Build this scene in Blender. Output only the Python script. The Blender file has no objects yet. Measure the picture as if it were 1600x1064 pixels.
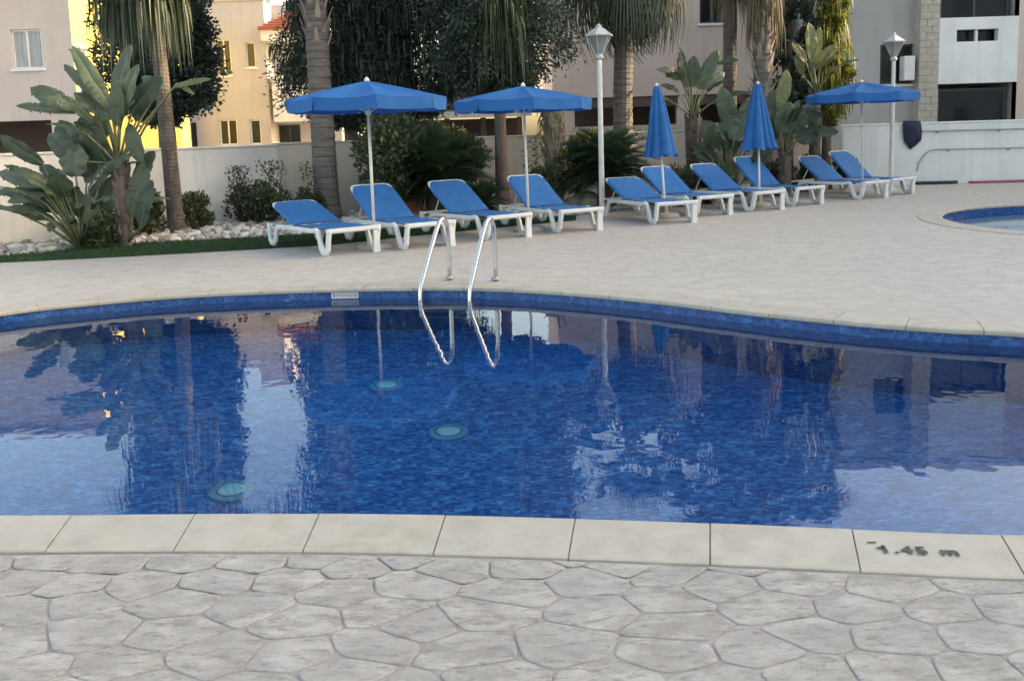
import bpy, math, random
import numpy as np
from mathutils import Vector, Matrix
from mathutils.geometry import tessellate_polygon

random.seed(7)
rng = np.random.default_rng(7)
R = math.radians
scene = bpy.context.scene
col = scene.collection

# ------------------------------------------------------------------ camera
FPX, PPX, PPY, HC = 1400.0, 800.0, 382.0, 1.5
PITCH, ROLL = 7.0, -1.75
CAMROT = Matrix.Rotation(R(90 - PITCH), 3, 'X') @ Matrix.Rotation(R(ROLL), 3, 'Z')
cam_data = bpy.data.cameras.new('camera')
cam_data.sensor_width = 36.0
cam_data.lens = 36.0 * FPX / 1600.0
cam_data.shift_y = -(532.0 - PPY) / 1600.0
cam_data.clip_end = 2000.0
cam = bpy.data.objects.new('camera', cam_data)
cam.location = (0, 0, HC)
cam.rotation_euler = CAMROT.to_euler()
col.objects.link(cam)
scene.camera = cam

# ------------------------------------------------------------------ sky, sun, exposure
SUN_EL, SUN_AZ = 17.0, 86.0          # azimuth from +Y towards +X
world = bpy.data.worlds.new('World')
scene.world = world
world.use_nodes = True
wn = world.node_tree
wn.nodes.clear()
sky = wn.nodes.new('ShaderNodeTexSky')
sky.sky_type = 'NISHITA'
sky.sun_disc = False
sky.sun_elevation = R(SUN_EL)
sky.sun_rotation = R(SUN_AZ)
sky.air_density = 1.0
sky.dust_density = 3.0
sky.ozone_density = 0.6
bg = wn.nodes.new('ShaderNodeBackground')
bg.inputs['Strength'].default_value = 0.15
wo = wn.nodes.new('ShaderNodeOutputWorld')
wn.links.new(sky.outputs[0], bg.inputs[0])
wn.links.new(bg.outputs[0], wo.inputs[0])

sun_data = bpy.data.lights.new('sun', 'SUN')
sun_data.energy = 2.2
sun_data.angle = R(0.5)
sun_data.color = (1.0, 0.84, 0.60)
sun = bpy.data.objects.new('sun', sun_data)
sd = Vector((math.sin(R(SUN_AZ)) * math.cos(R(SUN_EL)), math.cos(R(SUN_AZ)) * math.cos(R(SUN_EL)), math.sin(R(SUN_EL))))
sun.rotation_euler = sd.to_track_quat('Z', 'Y').to_euler()
sun.location = sd * 60
col.objects.link(sun)

scene.view_settings.view_transform = 'Standard'
scene.view_settings.look = 'None'
scene.view_settings.gamma = 1.0
scene.view_settings.use_curve_mapping = False
scene.view_settings.exposure = 2.22
scene.view_settings.use_white_balance = True      # the phone's white balance for open shade
scene.view_settings.white_balance_temperature = 7950
scene.view_settings.white_balance_tint = 10
scene.render.engine = 'CYCLES'
scene.cycles.max_bounces = 10
scene.cycles.transparent_max_bounces = 12
scene.cycles.use_denoising = True


def ray(px, py):
    return CAMROT @ Vector(((px - PPX) / FPX, -(py - PPY) / FPX, -1.0))


def G(px, py, z=0.0):
    """point of the level z seen at a pixel of the photograph"""
    d = ray(px, py)
    t = (z - HC) / d.z
    return Vector((d.x * t, d.y * t, z))


def P(px, py, Y):
    """point of the upright plane y = Y seen at a pixel"""
    d = ray(px, py)
    t = Y / d.y
    return Vector((d.x * t, Y, HC + d.z * t))


# ------------------------------------------------------------------ materials
def srgb(r, g, b):
    def f(c):
        c /= 255.0
        return c / 12.92 if c <= 0.04045 else ((c + 0.055) / 1.055) ** 2.4
    return (f(r), f(g), f(b))


def new_mat(name):
    m = bpy.data.materials.new(name)
    m.use_nodes = True
    nt = m.node_tree
    nt.nodes.clear()
    out = nt.nodes.new('ShaderNodeOutputMaterial')
    p = nt.nodes.new('ShaderNodeBsdfPrincipled')
    nt.links.new(p.outputs[0], out.inputs[0])
    return m, nt, p, out


def N(nt, kind, **kw):
    n = nt.nodes.new(kind)
    for k, v in kw.items():
        if hasattr(n, k) and not k.startswith('i_'):
            setattr(n, k, v)
    return n


def mix_col(nt, fac, a, b, blend='MIX'):
    n = nt.nodes.new('ShaderNodeMix')
    n.data_type = 'RGBA'
    n.blend_type = blend
    for sock, val in ((n.inputs[0], fac), (n.inputs[6], a), (n.inputs[7], b)):
        if hasattr(val, 'is_linked'):
            nt.links.new(val, sock)
        elif isinstance(val, (int, float)):
            sock.default_value = val
        else:
            sock.default_value = (*val, 1.0)
    return n.outputs[2]


def ramp(nt, fac, stops):
    n = nt.nodes.new('ShaderNodeValToRGB')
    nt.links.new(fac, n.inputs[0])
    e = n.color_ramp.elements
    while len(e) < len(stops):
        e.new(0.5)
    for el, (pos, c) in zip(e, stops):
        el.position = pos
        el.color = (*c, 1.0) if not isinstance(c, (int, float)) else (c, c, c, 1.0)
    return n.outputs[0]


def noise(nt, vec, scale, detail=3.0, rough=0.55):
    n = nt.nodes.new('ShaderNodeTexNoise')
    n.inputs['Scale'].default_value = scale
    n.inputs['Detail'].default_value = detail
    n.inputs['Roughness'].default_value = rough
    if vec is not None:
        nt.links.new(vec, n.inputs['Vector'])
    return n.outputs['Fac']


def position(nt, scale=None):
    g = nt.nodes.new('ShaderNodeNewGeometry')
    if scale is None:
        return g.outputs['Position']
    m = nt.nodes.new('ShaderNodeMapping')
    m.inputs['Scale'].default_value = scale
    nt.links.new(g.outputs['Position'], m.inputs['Vector'])
    return m.outputs[0]


def bump(nt, p, height, strength=0.3, dist=0.01):
    b = nt.nodes.new('ShaderNodeBump')
    b.inputs['Strength'].default_value = strength
    b.inputs['Distance'].default_value = dist
    nt.links.new(height, b.inputs['Height'])
    nt.links.new(b.outputs[0], p.inputs['Normal'])


def plain(name, c, rough=0.6, var=0.12, scale=6.0, bmp=0.0, bscale=60.0, metal=0.0, spec=0.5, stretch=None, streak=0.0):
    m, nt, p, out = new_mat(name)
    vec = position(nt, stretch)
    f = noise(nt, vec, scale, 4.0)
    lo = tuple(x * (1 - var) for x in c)
    hi = tuple(min(1.0, x * (1 + var)) for x in c)
    cc = ramp(nt, f, [(0.3, lo), (0.7, hi)])
    if streak:
        sf = noise(nt, position(nt, (5.0, 5.0, 0.35)), 1.0, 5.0, 0.6)
        cc = mix_col(nt, ramp(nt, sf, [(0.5, 0.0), (0.72, streak)]), cc, tuple(x * 0.62 for x in c))
        gf = noise(nt, position(nt), 14.0, 4.0, 0.7)
        cc = mix_col(nt, ramp(nt, gf, [(0.55, 0.0), (0.75, streak * 0.6)]), cc, tuple(x * 0.75 for x in c))
    nt.links.new(cc, p.inputs['Base Color'])
    p.inputs['Roughness'].default_value = rough
    p.inputs['Metallic'].default_value = metal
    p.inputs['Specular IOR Level'].default_value = spec
    if bmp:
        bump(nt, p, noise(nt, vec, bscale, 3.0), bmp, 0.01)
    return m


def foliage(name, dark, light, trans=0.25, rough=0.5, spec=0.35):
    m, nt, p, out = new_mat(name)
    g = nt.nodes.new('ShaderNodeNewGeometry')
    f2 = noise(nt, g.outputs['Position'], 1.3, 2.0)
    a = nt.nodes.new('ShaderNodeMath')
    a.operation = 'ADD'
    nt.links.new(g.outputs['Random Per Island'], a.inputs[0])
    nt.links.new(f2, a.inputs[1])
    h = nt.nodes.new('ShaderNodeMath')
    h.operation = 'MULTIPLY'
    h.inputs[1].default_value = 0.5
    nt.links.new(a.outputs[0], h.inputs[0])
    c = ramp(nt, h.outputs[0], [(0.15, dark), (0.8, light)])
    nt.links.new(c, p.inputs['Base Color'])
    p.inputs['Roughness'].default_value = rough
    p.inputs['Specular IOR Level'].default_value = spec
    if trans:
        t = nt.nodes.new('ShaderNodeBsdfTranslucent')
        nt.links.new(c, t.inputs[0])
        mx = nt.nodes.new('ShaderNodeMixShader')
        mx.inputs[0].default_value = trans
        nt.links.new(p.outputs[0], mx.inputs[1])
        nt.links.new(t.outputs[0], mx.inputs[2])
        nt.links.new(mx.outputs[0], out.inputs[0])
    return m


M = {}


def build_materials():
    # far deck: stamped concrete
    m, nt, p, out = new_mat('deck_concrete')
    pos = position(nt)
    nz = nt.nodes.new('ShaderNodeTexNoise')
    nz.inputs['Scale'].default_value = 2.5
    nt.links.new(pos, nz.inputs['Vector'])
    warp = nt.nodes.new('ShaderNodeVectorMath')
    warp.operation = 'MULTIPLY_ADD'
    warp.inputs[1].default_value = (0.16, 0.16, 0.0)
    nt.links.new(nz.outputs['Color'], warp.inputs[0])
    nt.links.new(pos, warp.inputs[2])
    mp = nt.nodes.new('ShaderNodeMapping')
    mp.inputs['Scale'].default_value = (2.1, 3.1, 0.0)
    nt.links.new(warp.outputs[0], mp.inputs['Vector'])
    v = nt.nodes.new('ShaderNodeTexVoronoi')
    v.feature = 'DISTANCE_TO_EDGE'
    v.inputs['Scale'].default_value = 1.0
    nt.links.new(mp.outputs[0], v.inputs['Vector'])
    vc = nt.nodes.new('ShaderNodeTexVoronoi')
    vc.inputs['Scale'].default_value = 1.0
    nt.links.new(mp.outputs[0], vc.inputs['Vector'])
    joint = ramp(nt, v.outputs['Distance'], [(0.012, 0.0), (0.045, 1.0)])
    mott = noise(nt, pos, 5.0, 6.0, 0.65)
    big = noise(nt, pos, 0.45, 3.0)
    base = ramp(nt, mott, [(0.28, (0.36, 0.328, 0.288)), (0.52, (0.47, 0.433, 0.385)), (0.75, (0.54, 0.50, 0.452))])
    base = mix_col(nt, ramp(nt, big, [(0.35, 0.0), (0.7, 0.5)]), base, (0.385, 0.365, 0.33))
    sepv = nt.nodes.new('ShaderNodeSeparateColor')
    nt.links.new(vc.outputs['Color'], sepv.inputs[0])
    base = mix_col(nt, ramp(nt, sepv.outputs[0], [(0.0, 0.0), (1.0, 0.25)]), base, (0.38, 0.36, 0.34))
    joint = ramp(nt, joint, [(0.0, 0.72), (1.0, 1.0)])
    base = mix_col(nt, joint, (0.27, 0.25, 0.225), base)
    nt.links.new(base, p.inputs['Base Color'])
    p.inputs['Roughness'].default_value = 0.72
    hm = nt.nodes.new('ShaderNodeMath')
    hm.operation = 'MULTIPLY_ADD'
    hm.inputs[1].default_value = 0.6
    nt.links.new(mott, hm.inputs[0])
    nt.links.new(joint, hm.inputs[2])
    bump(nt, p, hm.outputs[0], 0.3, 0.010)
    M['deck'] = m

    # near paving stones
    m, nt, p, out = new_mat('paving_stone')
    pos = position(nt)
    oi = nt.nodes.new('ShaderNodeObjectInfo')
    # every stone has its own patch of the slate relief
    sh = nt.nodes.new('ShaderNodeVectorMath')
    sh.operation = 'MULTIPLY_ADD'
    sh.inputs[1].default_value = (31.0, 17.0, 9.0)
    cmb = nt.nodes.new('ShaderNodeCombineXYZ')
    for q in range(3):
        nt.links.new(oi.outputs['Random'], cmb.inputs[q])
    nt.links.new(cmb.outputs[0], sh.inputs[0])
    nt.links.new(pos, sh.inputs[2])

    def mapped(sc, rot=0.0):
        mp_ = nt.nodes.new('ShaderNodeMapping')
        mp_.inputs['Scale'].default_value = sc
        mp_.inputs['Rotation'].default_value = (0, 0, rot)
        nt.links.new(sh.outputs[0], mp_.inputs['Vector'])
        return mp_.outputs[0]
    a1 = noise(nt, mapped((9.0, 17.0, 9.0), 0.3), 1.0, 8.0, 0.68)
    a2 = noise(nt, mapped((16.0, 46.0, 22.0), 0.25), 1.0, 6.0, 0.7)
    a3 = noise(nt, pos, 1.7, 3.0)
    a4 = noise(nt, mapped((4.0, 6.0, 4.0), -0.4), 1.0, 3.0, 0.6)
    c = ramp(nt, a1, [(0.36, (0.27, 0.245, 0.22)), (0.49, (0.42, 0.388, 0.355)), (0.62, (0.55, 0.515, 0.475))])
    c = mix_col(nt, ramp(nt, a3, [(0.4, 0.0), (0.75, 0.5)]), c, (0.46, 0.415, 0.36))
    c = mix_col(nt, ramp(nt, a4, [(0.40, 0.6), (0.58, 0.0)]), c, (0.33, 0.305, 0.28))
    c = mix_col(nt, ramp(nt, oi.outputs['Random'], [(0.0, 0.0), (1.0, 0.30)]), c, (0.40, 0.385, 0.37))
    spot = ramp(nt, a2, [(0.38, 1.0), (0.45, 0.0)])
    c = mix_col(nt, mix_col(nt, 0.7, (0, 0, 0), spot), c, (0.235, 0.22, 0.205))
    nt.links.new(c, p.inputs['Base Color'])
    p.inputs['Roughness'].default_value = 0.7
    hm = nt.nodes.new('ShaderNodeMath')
    hm.operation = 'MULTIPLY_ADD'
    hm.inputs[1].default_value = 0.5
    nt.links.new(a2, hm.inputs[0])
    nt.links.new(a1, hm.inputs[2])
    bump(nt, p, hm.outputs[0], 0.9, 0.022)
    M['stone'] = m
    M['mortar'] = plain('joint_mortar', (0.33, 0.30, 0.268), 0.85, 0.2, 8, 0.4, 90)

    # coping
    m, nt, p, out = new_mat('coping_cream')
    pos = position(nt)
    oi = nt.nodes.new('ShaderNodeObjectInfo')
    a1 = noise(nt, pos, 9.0, 6.0, 0.6)
    a2 = noise(nt, pos, 2.3, 2.0)
    c = ramp(nt, a1, [(0.36, (0.37, 0.332, 0.27)), (0.64, (0.465, 0.422, 0.350))])
    c = mix_col(nt, ramp(nt, a2, [(0.4, 0.0), (0.75, 0.5)]), c, (0.46, 0.44, 0.40))
    c = mix_col(nt, ramp(nt, oi.outputs['Random'], [(0.0, 0.0), (1.0, 0.4)]), c, (0.42, 0.395, 0.335))
    a4 = noise(nt, position(nt, (3.5, 3.5, 3.5)), 1.0, 6.0, 0.7)
    c = mix_col(nt, ramp(nt, a4, [(0.36, 0.6), (0.48, 0.0)]), c, (0.33, 0.305, 0.255))
    nt.links.new(c, p.inputs['Base Color'])
    p.inputs['Roughness'].default_value = 0.6
    bump(nt, p, noise(nt, pos, 130, 3), 0.12, 0.004)
    M['coping'] = m

    # pool mosaic
    def mosaic(name, stops, size, horiz=1.0):
        m, nt, p, out = new_mat(name)
        pos = position(nt, (size * horiz, size, size))
        fl = nt.nodes.new('ShaderNodeVectorMath')
        fl.operation = 'FLOOR'
        nt.links.new(pos, fl.inputs[0])
        w = nt.nodes.new('ShaderNodeTexWhiteNoise')
        w.noise_dimensions = '3D'
        nt.links.new(fl.outputs[0], w.inputs['Vector'])
        n2 = noise(nt, position(nt, (6.0, 12.0, 12.0)), 1.0, 4.0, 0.7)
        ad = nt.nodes.new('ShaderNodeMath')
        ad.operation = 'MULTIPLY_ADD'
        ad.inputs[1].default_value = 0.42
        nt.links.new(w.outputs[0], ad.inputs[0])
        nt.links.new(n2, ad.inputs[2])
        sb = nt.nodes.new('ShaderNodeMath')
        sb.operation = 'SUBTRACT'
        sb.inputs[1].default_value = 0.19
        nt.links.new(ad.outputs[0], sb.inputs[0])
        nt.links.new(ramp(nt, sb.outputs[0], stops), p.inputs['Base Color'])
        p.inputs['Roughness'].default_value = 0.25
        return m
    M['mosaic_floor'] = mosaic('mosaic_floor', [(0.1, (0.004, 0.036, 0.17)), (0.42, (0.007, 0.082, 0.31)), (0.68, (0.018, 0.165, 0.47)), (0.95, (0.075, 0.33, 0.64))], 52.0, 0.55)
    M['mosaic_wall'] = mosaic('mosaic_wall', [(0.1, (0.005, 0.034, 0.14)), (0.5, (0.010, 0.070, 0.25)), (0.8, (0.026, 0.145, 0.36)), (0.98, (0.10, 0.28, 0.48))], 34.0)
    M['mosaic_pale'] = mosaic('mosaic_pale', [(0.1, (0.20, 0.34, 0.50)), (0.9, (0.42, 0.55, 0.68))], 30.0)

    # water
    m, nt, p, out = new_mat('water')
    nt.nodes.remove(p)
    g = nt.nodes.new('ShaderNodeBsdfGlass')
    g.inputs['IOR'].default_value = 1.333
    g.inputs['Roughness'].default_value = 0.0
    g.inputs['Color'].default_value = (0.93, 0.98, 1.0, 1)
    n1 = noise(nt, position(nt, (1.0, 1.0, 1.0)), 4.2, 2.0, 0.5)
    n2 = noise(nt, position(nt, (1.0, 1.0, 1.0)), 1.1, 1.0, 0.5)
    hm = nt.nodes.new('ShaderNodeMath')
    hm.operation = 'MULTIPLY_ADD'
    hm.inputs[1].default_value = 2.2
    nt.links.new(n2, hm.inputs[0])
    nt.links.new(n1, hm.inputs[2])
    b = nt.nodes.new('ShaderNodeBump')
    b.inputs['Strength'].default_value = 0.55
    b.inputs['Distance'].default_value = 0.0019
    nt.links.new(hm.outputs[0], b.inputs['Height'])
    nt.links.new(b.outputs[0], g.inputs['Normal'])
    nt.links.new(g.outputs[0], out.inputs[0])
    M['water'] = m

    M['blue'] = plain('blue_textile', (0.010, 0.143, 0.40), 0.75, 0.12, 9, 0.25, 320)
    M['canvas'] = plain('blue_canvas', (0.008, 0.140, 0.41), 0.8, 0.12, 4, 0.2, 260)
    # canvas lets some sky light through
    cm = M['canvas'].node_tree
    pr = [n for n in cm.nodes if n.type == 'BSDF_PRINCIPLED'][0]
    oc = [n for n in cm.nodes if n.type == 'OUTPUT_MATERIAL'][0]
    t = cm.nodes.new('ShaderNodeBsdfTranslucent')
    t.inputs[0].default_value = (0.01, 0.10, 0.5, 1)
    mx = cm.nodes.new('ShaderNodeMixShader')
    mx.inputs[0].default_value = 0.22
    cm.links.new(pr.outputs[0], mx.inputs[1])
    cm.links.new(t.outputs[0], mx.inputs[2])
    cm.links.new(mx.outputs[0], oc.inputs[0])
    M['white_plastic'] = plain('white_plastic', (0.66, 0.67, 0.67), 0.42, 0.08, 5, 0.05, 50)
    M['white_paint'] = plain('white_paint', (0.62, 0.62, 0.60), 0.45, 0.10, 7)
    M['lamp_grey'] = plain('lamp_grey', (0.42, 0.43, 0.44), 0.4, 0.1, 12)
    M['wall_white'] = plain('wall_white', (0.72, 0.72, 0.71), 0.85, 0.08, 1.3, 0.25, 30, streak=0.30)
    M['wall_cream'] = plain('wall_cream', (0.52, 0.47, 0.41), 0.85, 0.1, 1.2, 0.25, 30, streak=0.30)
    M['wall_pink'] = plain('wall_pink', (0.60, 0.475, 0.415), 0.88, 0.07, 0.9, 0.25, 24, streak=0.30)
    M['wall_peach'] = plain('wall_peach', (0.45, 0.425, 0.42), 0.88, 0.06, 0.9, 0.25, 24, streak=0.30)
    M['wall_mauve'] = plain('wall_mauve', (0.56, 0.475, 0.435), 0.88, 0.06, 0.9, 0.25, 24, streak=0.30)
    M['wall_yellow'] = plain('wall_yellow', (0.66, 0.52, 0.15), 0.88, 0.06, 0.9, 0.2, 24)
    M['wall_grey'] = plain('wall_grey', (0.41, 0.395, 0.39), 0.88, 0.07, 0.8, 0.2, 24, streak=0.30)
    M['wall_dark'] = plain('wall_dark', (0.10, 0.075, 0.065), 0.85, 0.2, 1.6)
    M['stone_beige'] = plain('stone_beige', (0.42, 0.385, 0.33), 0.85, 0.16, 7, 0.4, 40)
    M['sill'] = plain('sill_white', (0.70, 0.70, 0.69), 0.6, 0.06, 4)
    M['dark_frame'] = plain('dark_frame', (0.05, 0.05, 0.055), 0.4, 0.1, 4)
    M['curtain'] = plain('curtain', (0.36, 0.38, 0.38), 0.9, 0.25, 3, stretch=(9.0, 1.0, 0.4))
    M['roof_tile'] = plain('roof_tile', (0.33, 0.10, 0.065), 0.8, 0.25, 5)
    m, nt, p, out = new_mat('window_glass')
    p.inputs['Base Color'].default_value = (0.012, 0.015, 0.02, 1)
    p.inputs['Roughness'].default_value = 0.06
    p.inputs['Specular IOR Level'].default_value = 0.5
    M['glass'] = m
    m, nt, p, out = new_mat('lantern_glass')
    p.inputs['Base Color'].default_value = (0.40, 0.42, 0.43, 1)
    p.inputs['Roughness'].default_value = 0.3
    p.inputs['Transmission Weight'].default_value = 0.55
    p.inputs['IOR'].default_value = 1.2
    M['lantern'] = m
    m, nt, p, out = new_mat('stainless_steel')
    p.inputs['Base Color'].default_value = (0.62, 0.62, 0.61, 1)
    p.inputs['Metallic'].default_value = 1.0
    p.inputs['Roughness'].default_value = 0.24
    M['steel'] = m
    M['pipe'] = plain('grey_pipe', (0.27, 0.29, 0.30), 0.5, 0.1, 5)
    M['black'] = plain('black_rubber', (0.03, 0.033, 0.035), 0.7, 0.2, 6)
    M['red'] = plain('red_hose', (0.42, 0.09, 0.12), 0.6, 0.1, 5)
    M['navy'] = plain('navy_net', (0.012, 0.018, 0.05), 0.75, 0.35, 14, 0.4, 120)
    M['ink'] = plain('black_print', (0.065, 0.066, 0.066), 0.75, 0.6, 40)
    M['terracotta'] = plain('terracotta', (0.46, 0.13, 0.085), 0.8, 0.2, 6, 0.2, 30)
    m, nt, p, out = new_mat('pool_light_lens')
    p.inputs['Base Color'].default_value = (0.11, 0.40, 0.54, 1)
    p.inputs['Roughness'].default_value = 0.3
    p.inputs['Emission Color'].default_value = (0.10, 0.55, 0.60, 1)
    p.inputs['Emission Strength'].default_value = 0.0
    M['pool_lens'] = m
    M['pool_ring'] = plain('pool_light_ring', (0.022, 0.19, 0.38), 0.4, 0.08, 8)

    M['trunk_palm'] = plain('palm_trunk', (0.145, 0.13, 0.12), 0.9, 0.3, 3.0, 0.8, 22, stretch=(1.0, 1.0, 5.0))
    M['trunk_palm_brown'] = plain('palm_trunk_brown', (0.105, 0.088, 0.076), 0.9, 0.35, 5.0, 0.8, 22, stretch=(2.0, 2.0, 1.0))
    M['boots'] = plain('palm_boots', (0.30, 0.255, 0.21), 0.85, 0.3, 6.0)
    M['thatch'] = foliage('dry_thatch', (0.10, 0.08, 0.055), (0.30, 0.25, 0.18), 0.15, 0.7, 0.2)
    M['bark'] = plain('bark', (0.115, 0.085, 0.07), 0.95, 0.35, 4.0, 0.9, 18, stretch=(4.0, 4.0, 0.6))
    M['f_dark'] = foliage('needles_dark', (0.028, 0.046, 0.042), (0.070, 0.102, 0.084), 0.25)
    M['f_weep'] = foliage('weeping_green', (0.020, 0.038, 0.022), (0.085, 0.115, 0.055), 0.25)
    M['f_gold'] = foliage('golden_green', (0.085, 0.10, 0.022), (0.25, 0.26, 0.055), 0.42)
    M['f_palm'] = foliage('palm_frond', (0.030, 0.050, 0.034), (0.095, 0.125, 0.085), 0.2)
    for nm, da, li in (('f_strel', (0.024, 0.046, 0.032), (0.085, 0.118, 0.072)), ('f_strel_y', (0.07, 0.095, 0.035), (0.19, 0.21, 0.09))):
        m, nt, p, out = new_mat('paddle_leaf' + nm[7:])
        oi = nt.nodes.new('ShaderNodeObjectInfo')
        a1 = noise(nt, position(nt), 5.0, 4.0)
        ad = nt.nodes.new('ShaderNodeMath')
        ad.operation = 'MULTIPLY_ADD'
        ad.inputs[1].default_value = 0.7
        nt.links.new(oi.outputs['Random'], ad.inputs[0])
        nt.links.new(a1, ad.inputs[2])
        c = ramp(nt, ad.outputs[0], [(0.3, da), (1.15, li)])
        nt.links.new(c, p.inputs['Base Color'])
        p.inputs['Roughness'].default_value = 0.45
        bump(nt, p, noise(nt, position(nt, (60.0, 60.0, 14.0)), 1.0, 2.0), 0.25, 0.01)
        t = nt.nodes.new('ShaderNodeBsdfTranslucent')
        nt.links.new(c, t.inputs[0])
        mx = nt.nodes.new('ShaderNodeMixShader')
        mx.inputs[0].default_value = 0.22
        nt.links.new(p.outputs[0], mx.inputs[1])
        nt.links.new(t.outputs[0], mx.inputs[2])
        nt.links.new(mx.outputs[0], out.inputs[0])
        M[nm] = m
    M['f_stalk'] = plain('leaf_stalk', (0.14, 0.16, 0.085), 0.6, 0.3, 5)
    M['f_cycad'] = foliage('cycad_frond', (0.016, 0.038, 0.023), (0.055, 0.100, 0.052), 0.18, 0.4, 0.5)
    M['f_bush'] = foliage('bush_green', (0.026, 0.044, 0.024), (0.11, 0.14, 0.07), 0.25)
    M['f_red'] = foliage('bush_reddish', (0.035, 0.03, 0.022), (0.115, 0.095, 0.07), 0.2)
    M['f_lime'] = foliage('bush_lime', (0.08, 0.095, 0.018), (0.28, 0.27, 0.06), 0.35)
    M['turf'] = foliage('turf_green', (0.020, 0.050, 0.024), (0.05, 0.105, 0.045), 0.1, 0.7, 0.2)
    M['turf_base'] = plain('turf_base', (0.026, 0.058, 0.028), 0.9, 0.25, 12, 0.3, 90)
    m, nt, p, out = new_mat('white_gravel')
    g = nt.nodes.new('ShaderNodeNewGeometry')
    nt.links.new(ramp(nt, g.outputs['Random Per Island'], [(0.0, (0.22, 0.20, 0.18)), (0.4, (0.45, 0.43, 0.40)), (1.0, (0.68, 0.67, 0.64))]), p.inputs['Base Color'])
    p.inputs['Roughness'].default_value = 0.85
    M['gravel'] = m
    M['gravel_base'] = plain('gravel_base', (0.33, 0.315, 0.29), 0.95, 0.4, 18, 0.8, 40)
    M['soil'] = plain('soil', (0.105, 0.075, 0.055), 0.95, 0.4, 5, 0.8, 30)


build_materials()


# ------------------------------------------------------------------ mesh helpers
class MB:
    def __init__(self):
        self.v, self.f = [], []

    def add(self, verts, faces):
        o = len(self.v)
        self.v.extend([tuple(x) for x in verts])
        self.f.extend([tuple(i + o for i in f) for f in faces])
        return self

    def box(self, lo, hi):
        (x0, y0, z0), (x1, y1, z1) = lo, hi
        return self.add([(x0, y0, z0), (x1, y0, z0), (x1, y1, z0), (x0, y1, z0), (x0, y0, z1), (x1, y0, z1), (x1, y1, z1), (x0, y1, z1)],
                        [(0, 3, 2, 1), (4, 5, 6, 7), (0, 1, 5, 4), (1, 2, 6, 5), (2, 3, 7, 6), (3, 0, 4, 7)])

    def bbox(self, lo, hi, b):
        """box with chamfered upright and level edges"""
        (x0, y0, z0), (x1, y1, z1) = lo, hi
        rings = []
        for z, i in ((z0, b), (z0 + b, 0), (z1 - b, 0), (z1, b)):
            rings.append([(x0 + i + b, y0 + i, z), (x1 - i - b, y0 + i, z), (x1 - i, y0 + i + b, z), (x1 - i, y1 - i - b, z),
                          (x1 - i - b, y1 - i, z), (x0 + i + b, y1 - i, z), (x0 + i, y1 - i - b, z), (x0 + i, y0 + i + b, z)])
        return self.rings(rings, True, True)

    def rings(self, rings, cap0=False, cap1=False, closed=True):
        n = len(rings[0])
        vs = [p for r in rings for p in r]
        fs = []
        for a in range(len(rings) - 1):
            for i in range(n if closed else n - 1):
                j = (i + 1) % n
                fs.append((a * n + i, a * n + j, (a + 1) * n + j, (a + 1) * n + i))
        if cap0:
            fs.append(tuple(range(n - 1, -1, -1)))
        if cap1:
            fs.append(tuple(range((len(rings) - 1) * n, len(rings) * n)))
        return self.add(vs, fs)

    def tube(self, path, rad, n=8, cap=True, flat=None):
        pts = [Vector(p) for p in path]
        rads = rad if isinstance(rad, (list, tuple)) else [rad] * len(pts)
        rings = []
        up = None
        for i, p in enumerate(pts):
            a = pts[max(0, i - 1)]
            b = pts[min(len(pts) - 1, i + 1)]
            t = (b - a).normalized()
            if up is None:
                ref = Vector((0, 0, 1)) if abs(t.z) < 0.9 else Vector((1, 0, 0))
                up = (ref - t * ref.dot(t)).normalized()
            else:
                up = (up - t * up.dot(t)).normalized()
            s = t.cross(up)
            fx, fy = (1, 1) if flat is None else flat
            rings.append([p + (up * math.cos(k * 2 * math.pi / n) * fx + s * math.sin(k * 2 * math.pi / n) * fy) * rads[i] for k in range(n)])
        return self.rings(rings, cap, cap)

    def lathe(self, prof, n=16, c=(0, 0, 0), phase=0.0, cap0=True, cap1=True):
        rings = [[(c[0] + r * math.cos(phase + k * 2 * math.pi / n), c[1] + r * math.sin(phase + k * 2 * math.pi / n), c[2] + z) for k in range(n)] for r, z in prof]
        return self.rings(rings, cap0, cap1)

    def mesh(self, name, smooth=False):
        me = bpy.data.meshes.new(name)
        me.from_pydata(self.v, [], self.f)
        me.update()
        if smooth:
            me.polygons.foreach_set('use_smooth', [True] * len(me.polygons))
        return me

    def build(self, name, mat, parent=None, smooth=False, rel=False):
        """one mesh object; rel: coordinates are the world's, move them to the parent's origin"""
        if rel and parent is not None:
            o = world_of(parent)
            self.v = [(x - o.x, y - o.y, z - o.z) for x, y, z in self.v]
        me = self.mesh(name, smooth)
        me.materials.append(M[mat])
        return link(name, me, parent)


def world_of(o):
    v = Vector(o.location)
    while o.parent:
        o = o.parent
        v += Vector(o.location)
    return v


def link(name, data, parent=None):
    o = bpy.data.objects.new(name, data)
    col.objects.link(o)
    o.parent = parent
    return o


def arr_mesh(name, verts, faces, mat, parent=None, origin=None):
    v = np.asarray(verts, dtype=float)
    if origin is not None:
        v = v - np.array(origin)
    me = bpy.data.meshes.new(name)
    me.from_pydata(v.tolist(), [], faces.tolist() if hasattr(faces, 'tolist') else faces)
    me.update()
    me.materials.append(M[mat])
    return link(name, me, parent)


def tag(o, label=None, cat=None, group=None, kind=None):
    for k, val in (('label', label), ('category', cat), ('group', group), ('kind', kind)):
        if val:
            o[k] = val
    return o


def thing(name, label, cat, loc=(0, 0, 0), rz=0.0, group=None):
    o = link(name, None)
    o.location = loc
    o.rotation_euler = (0, 0, rz)
    return tag(o, label, cat, group)


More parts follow.
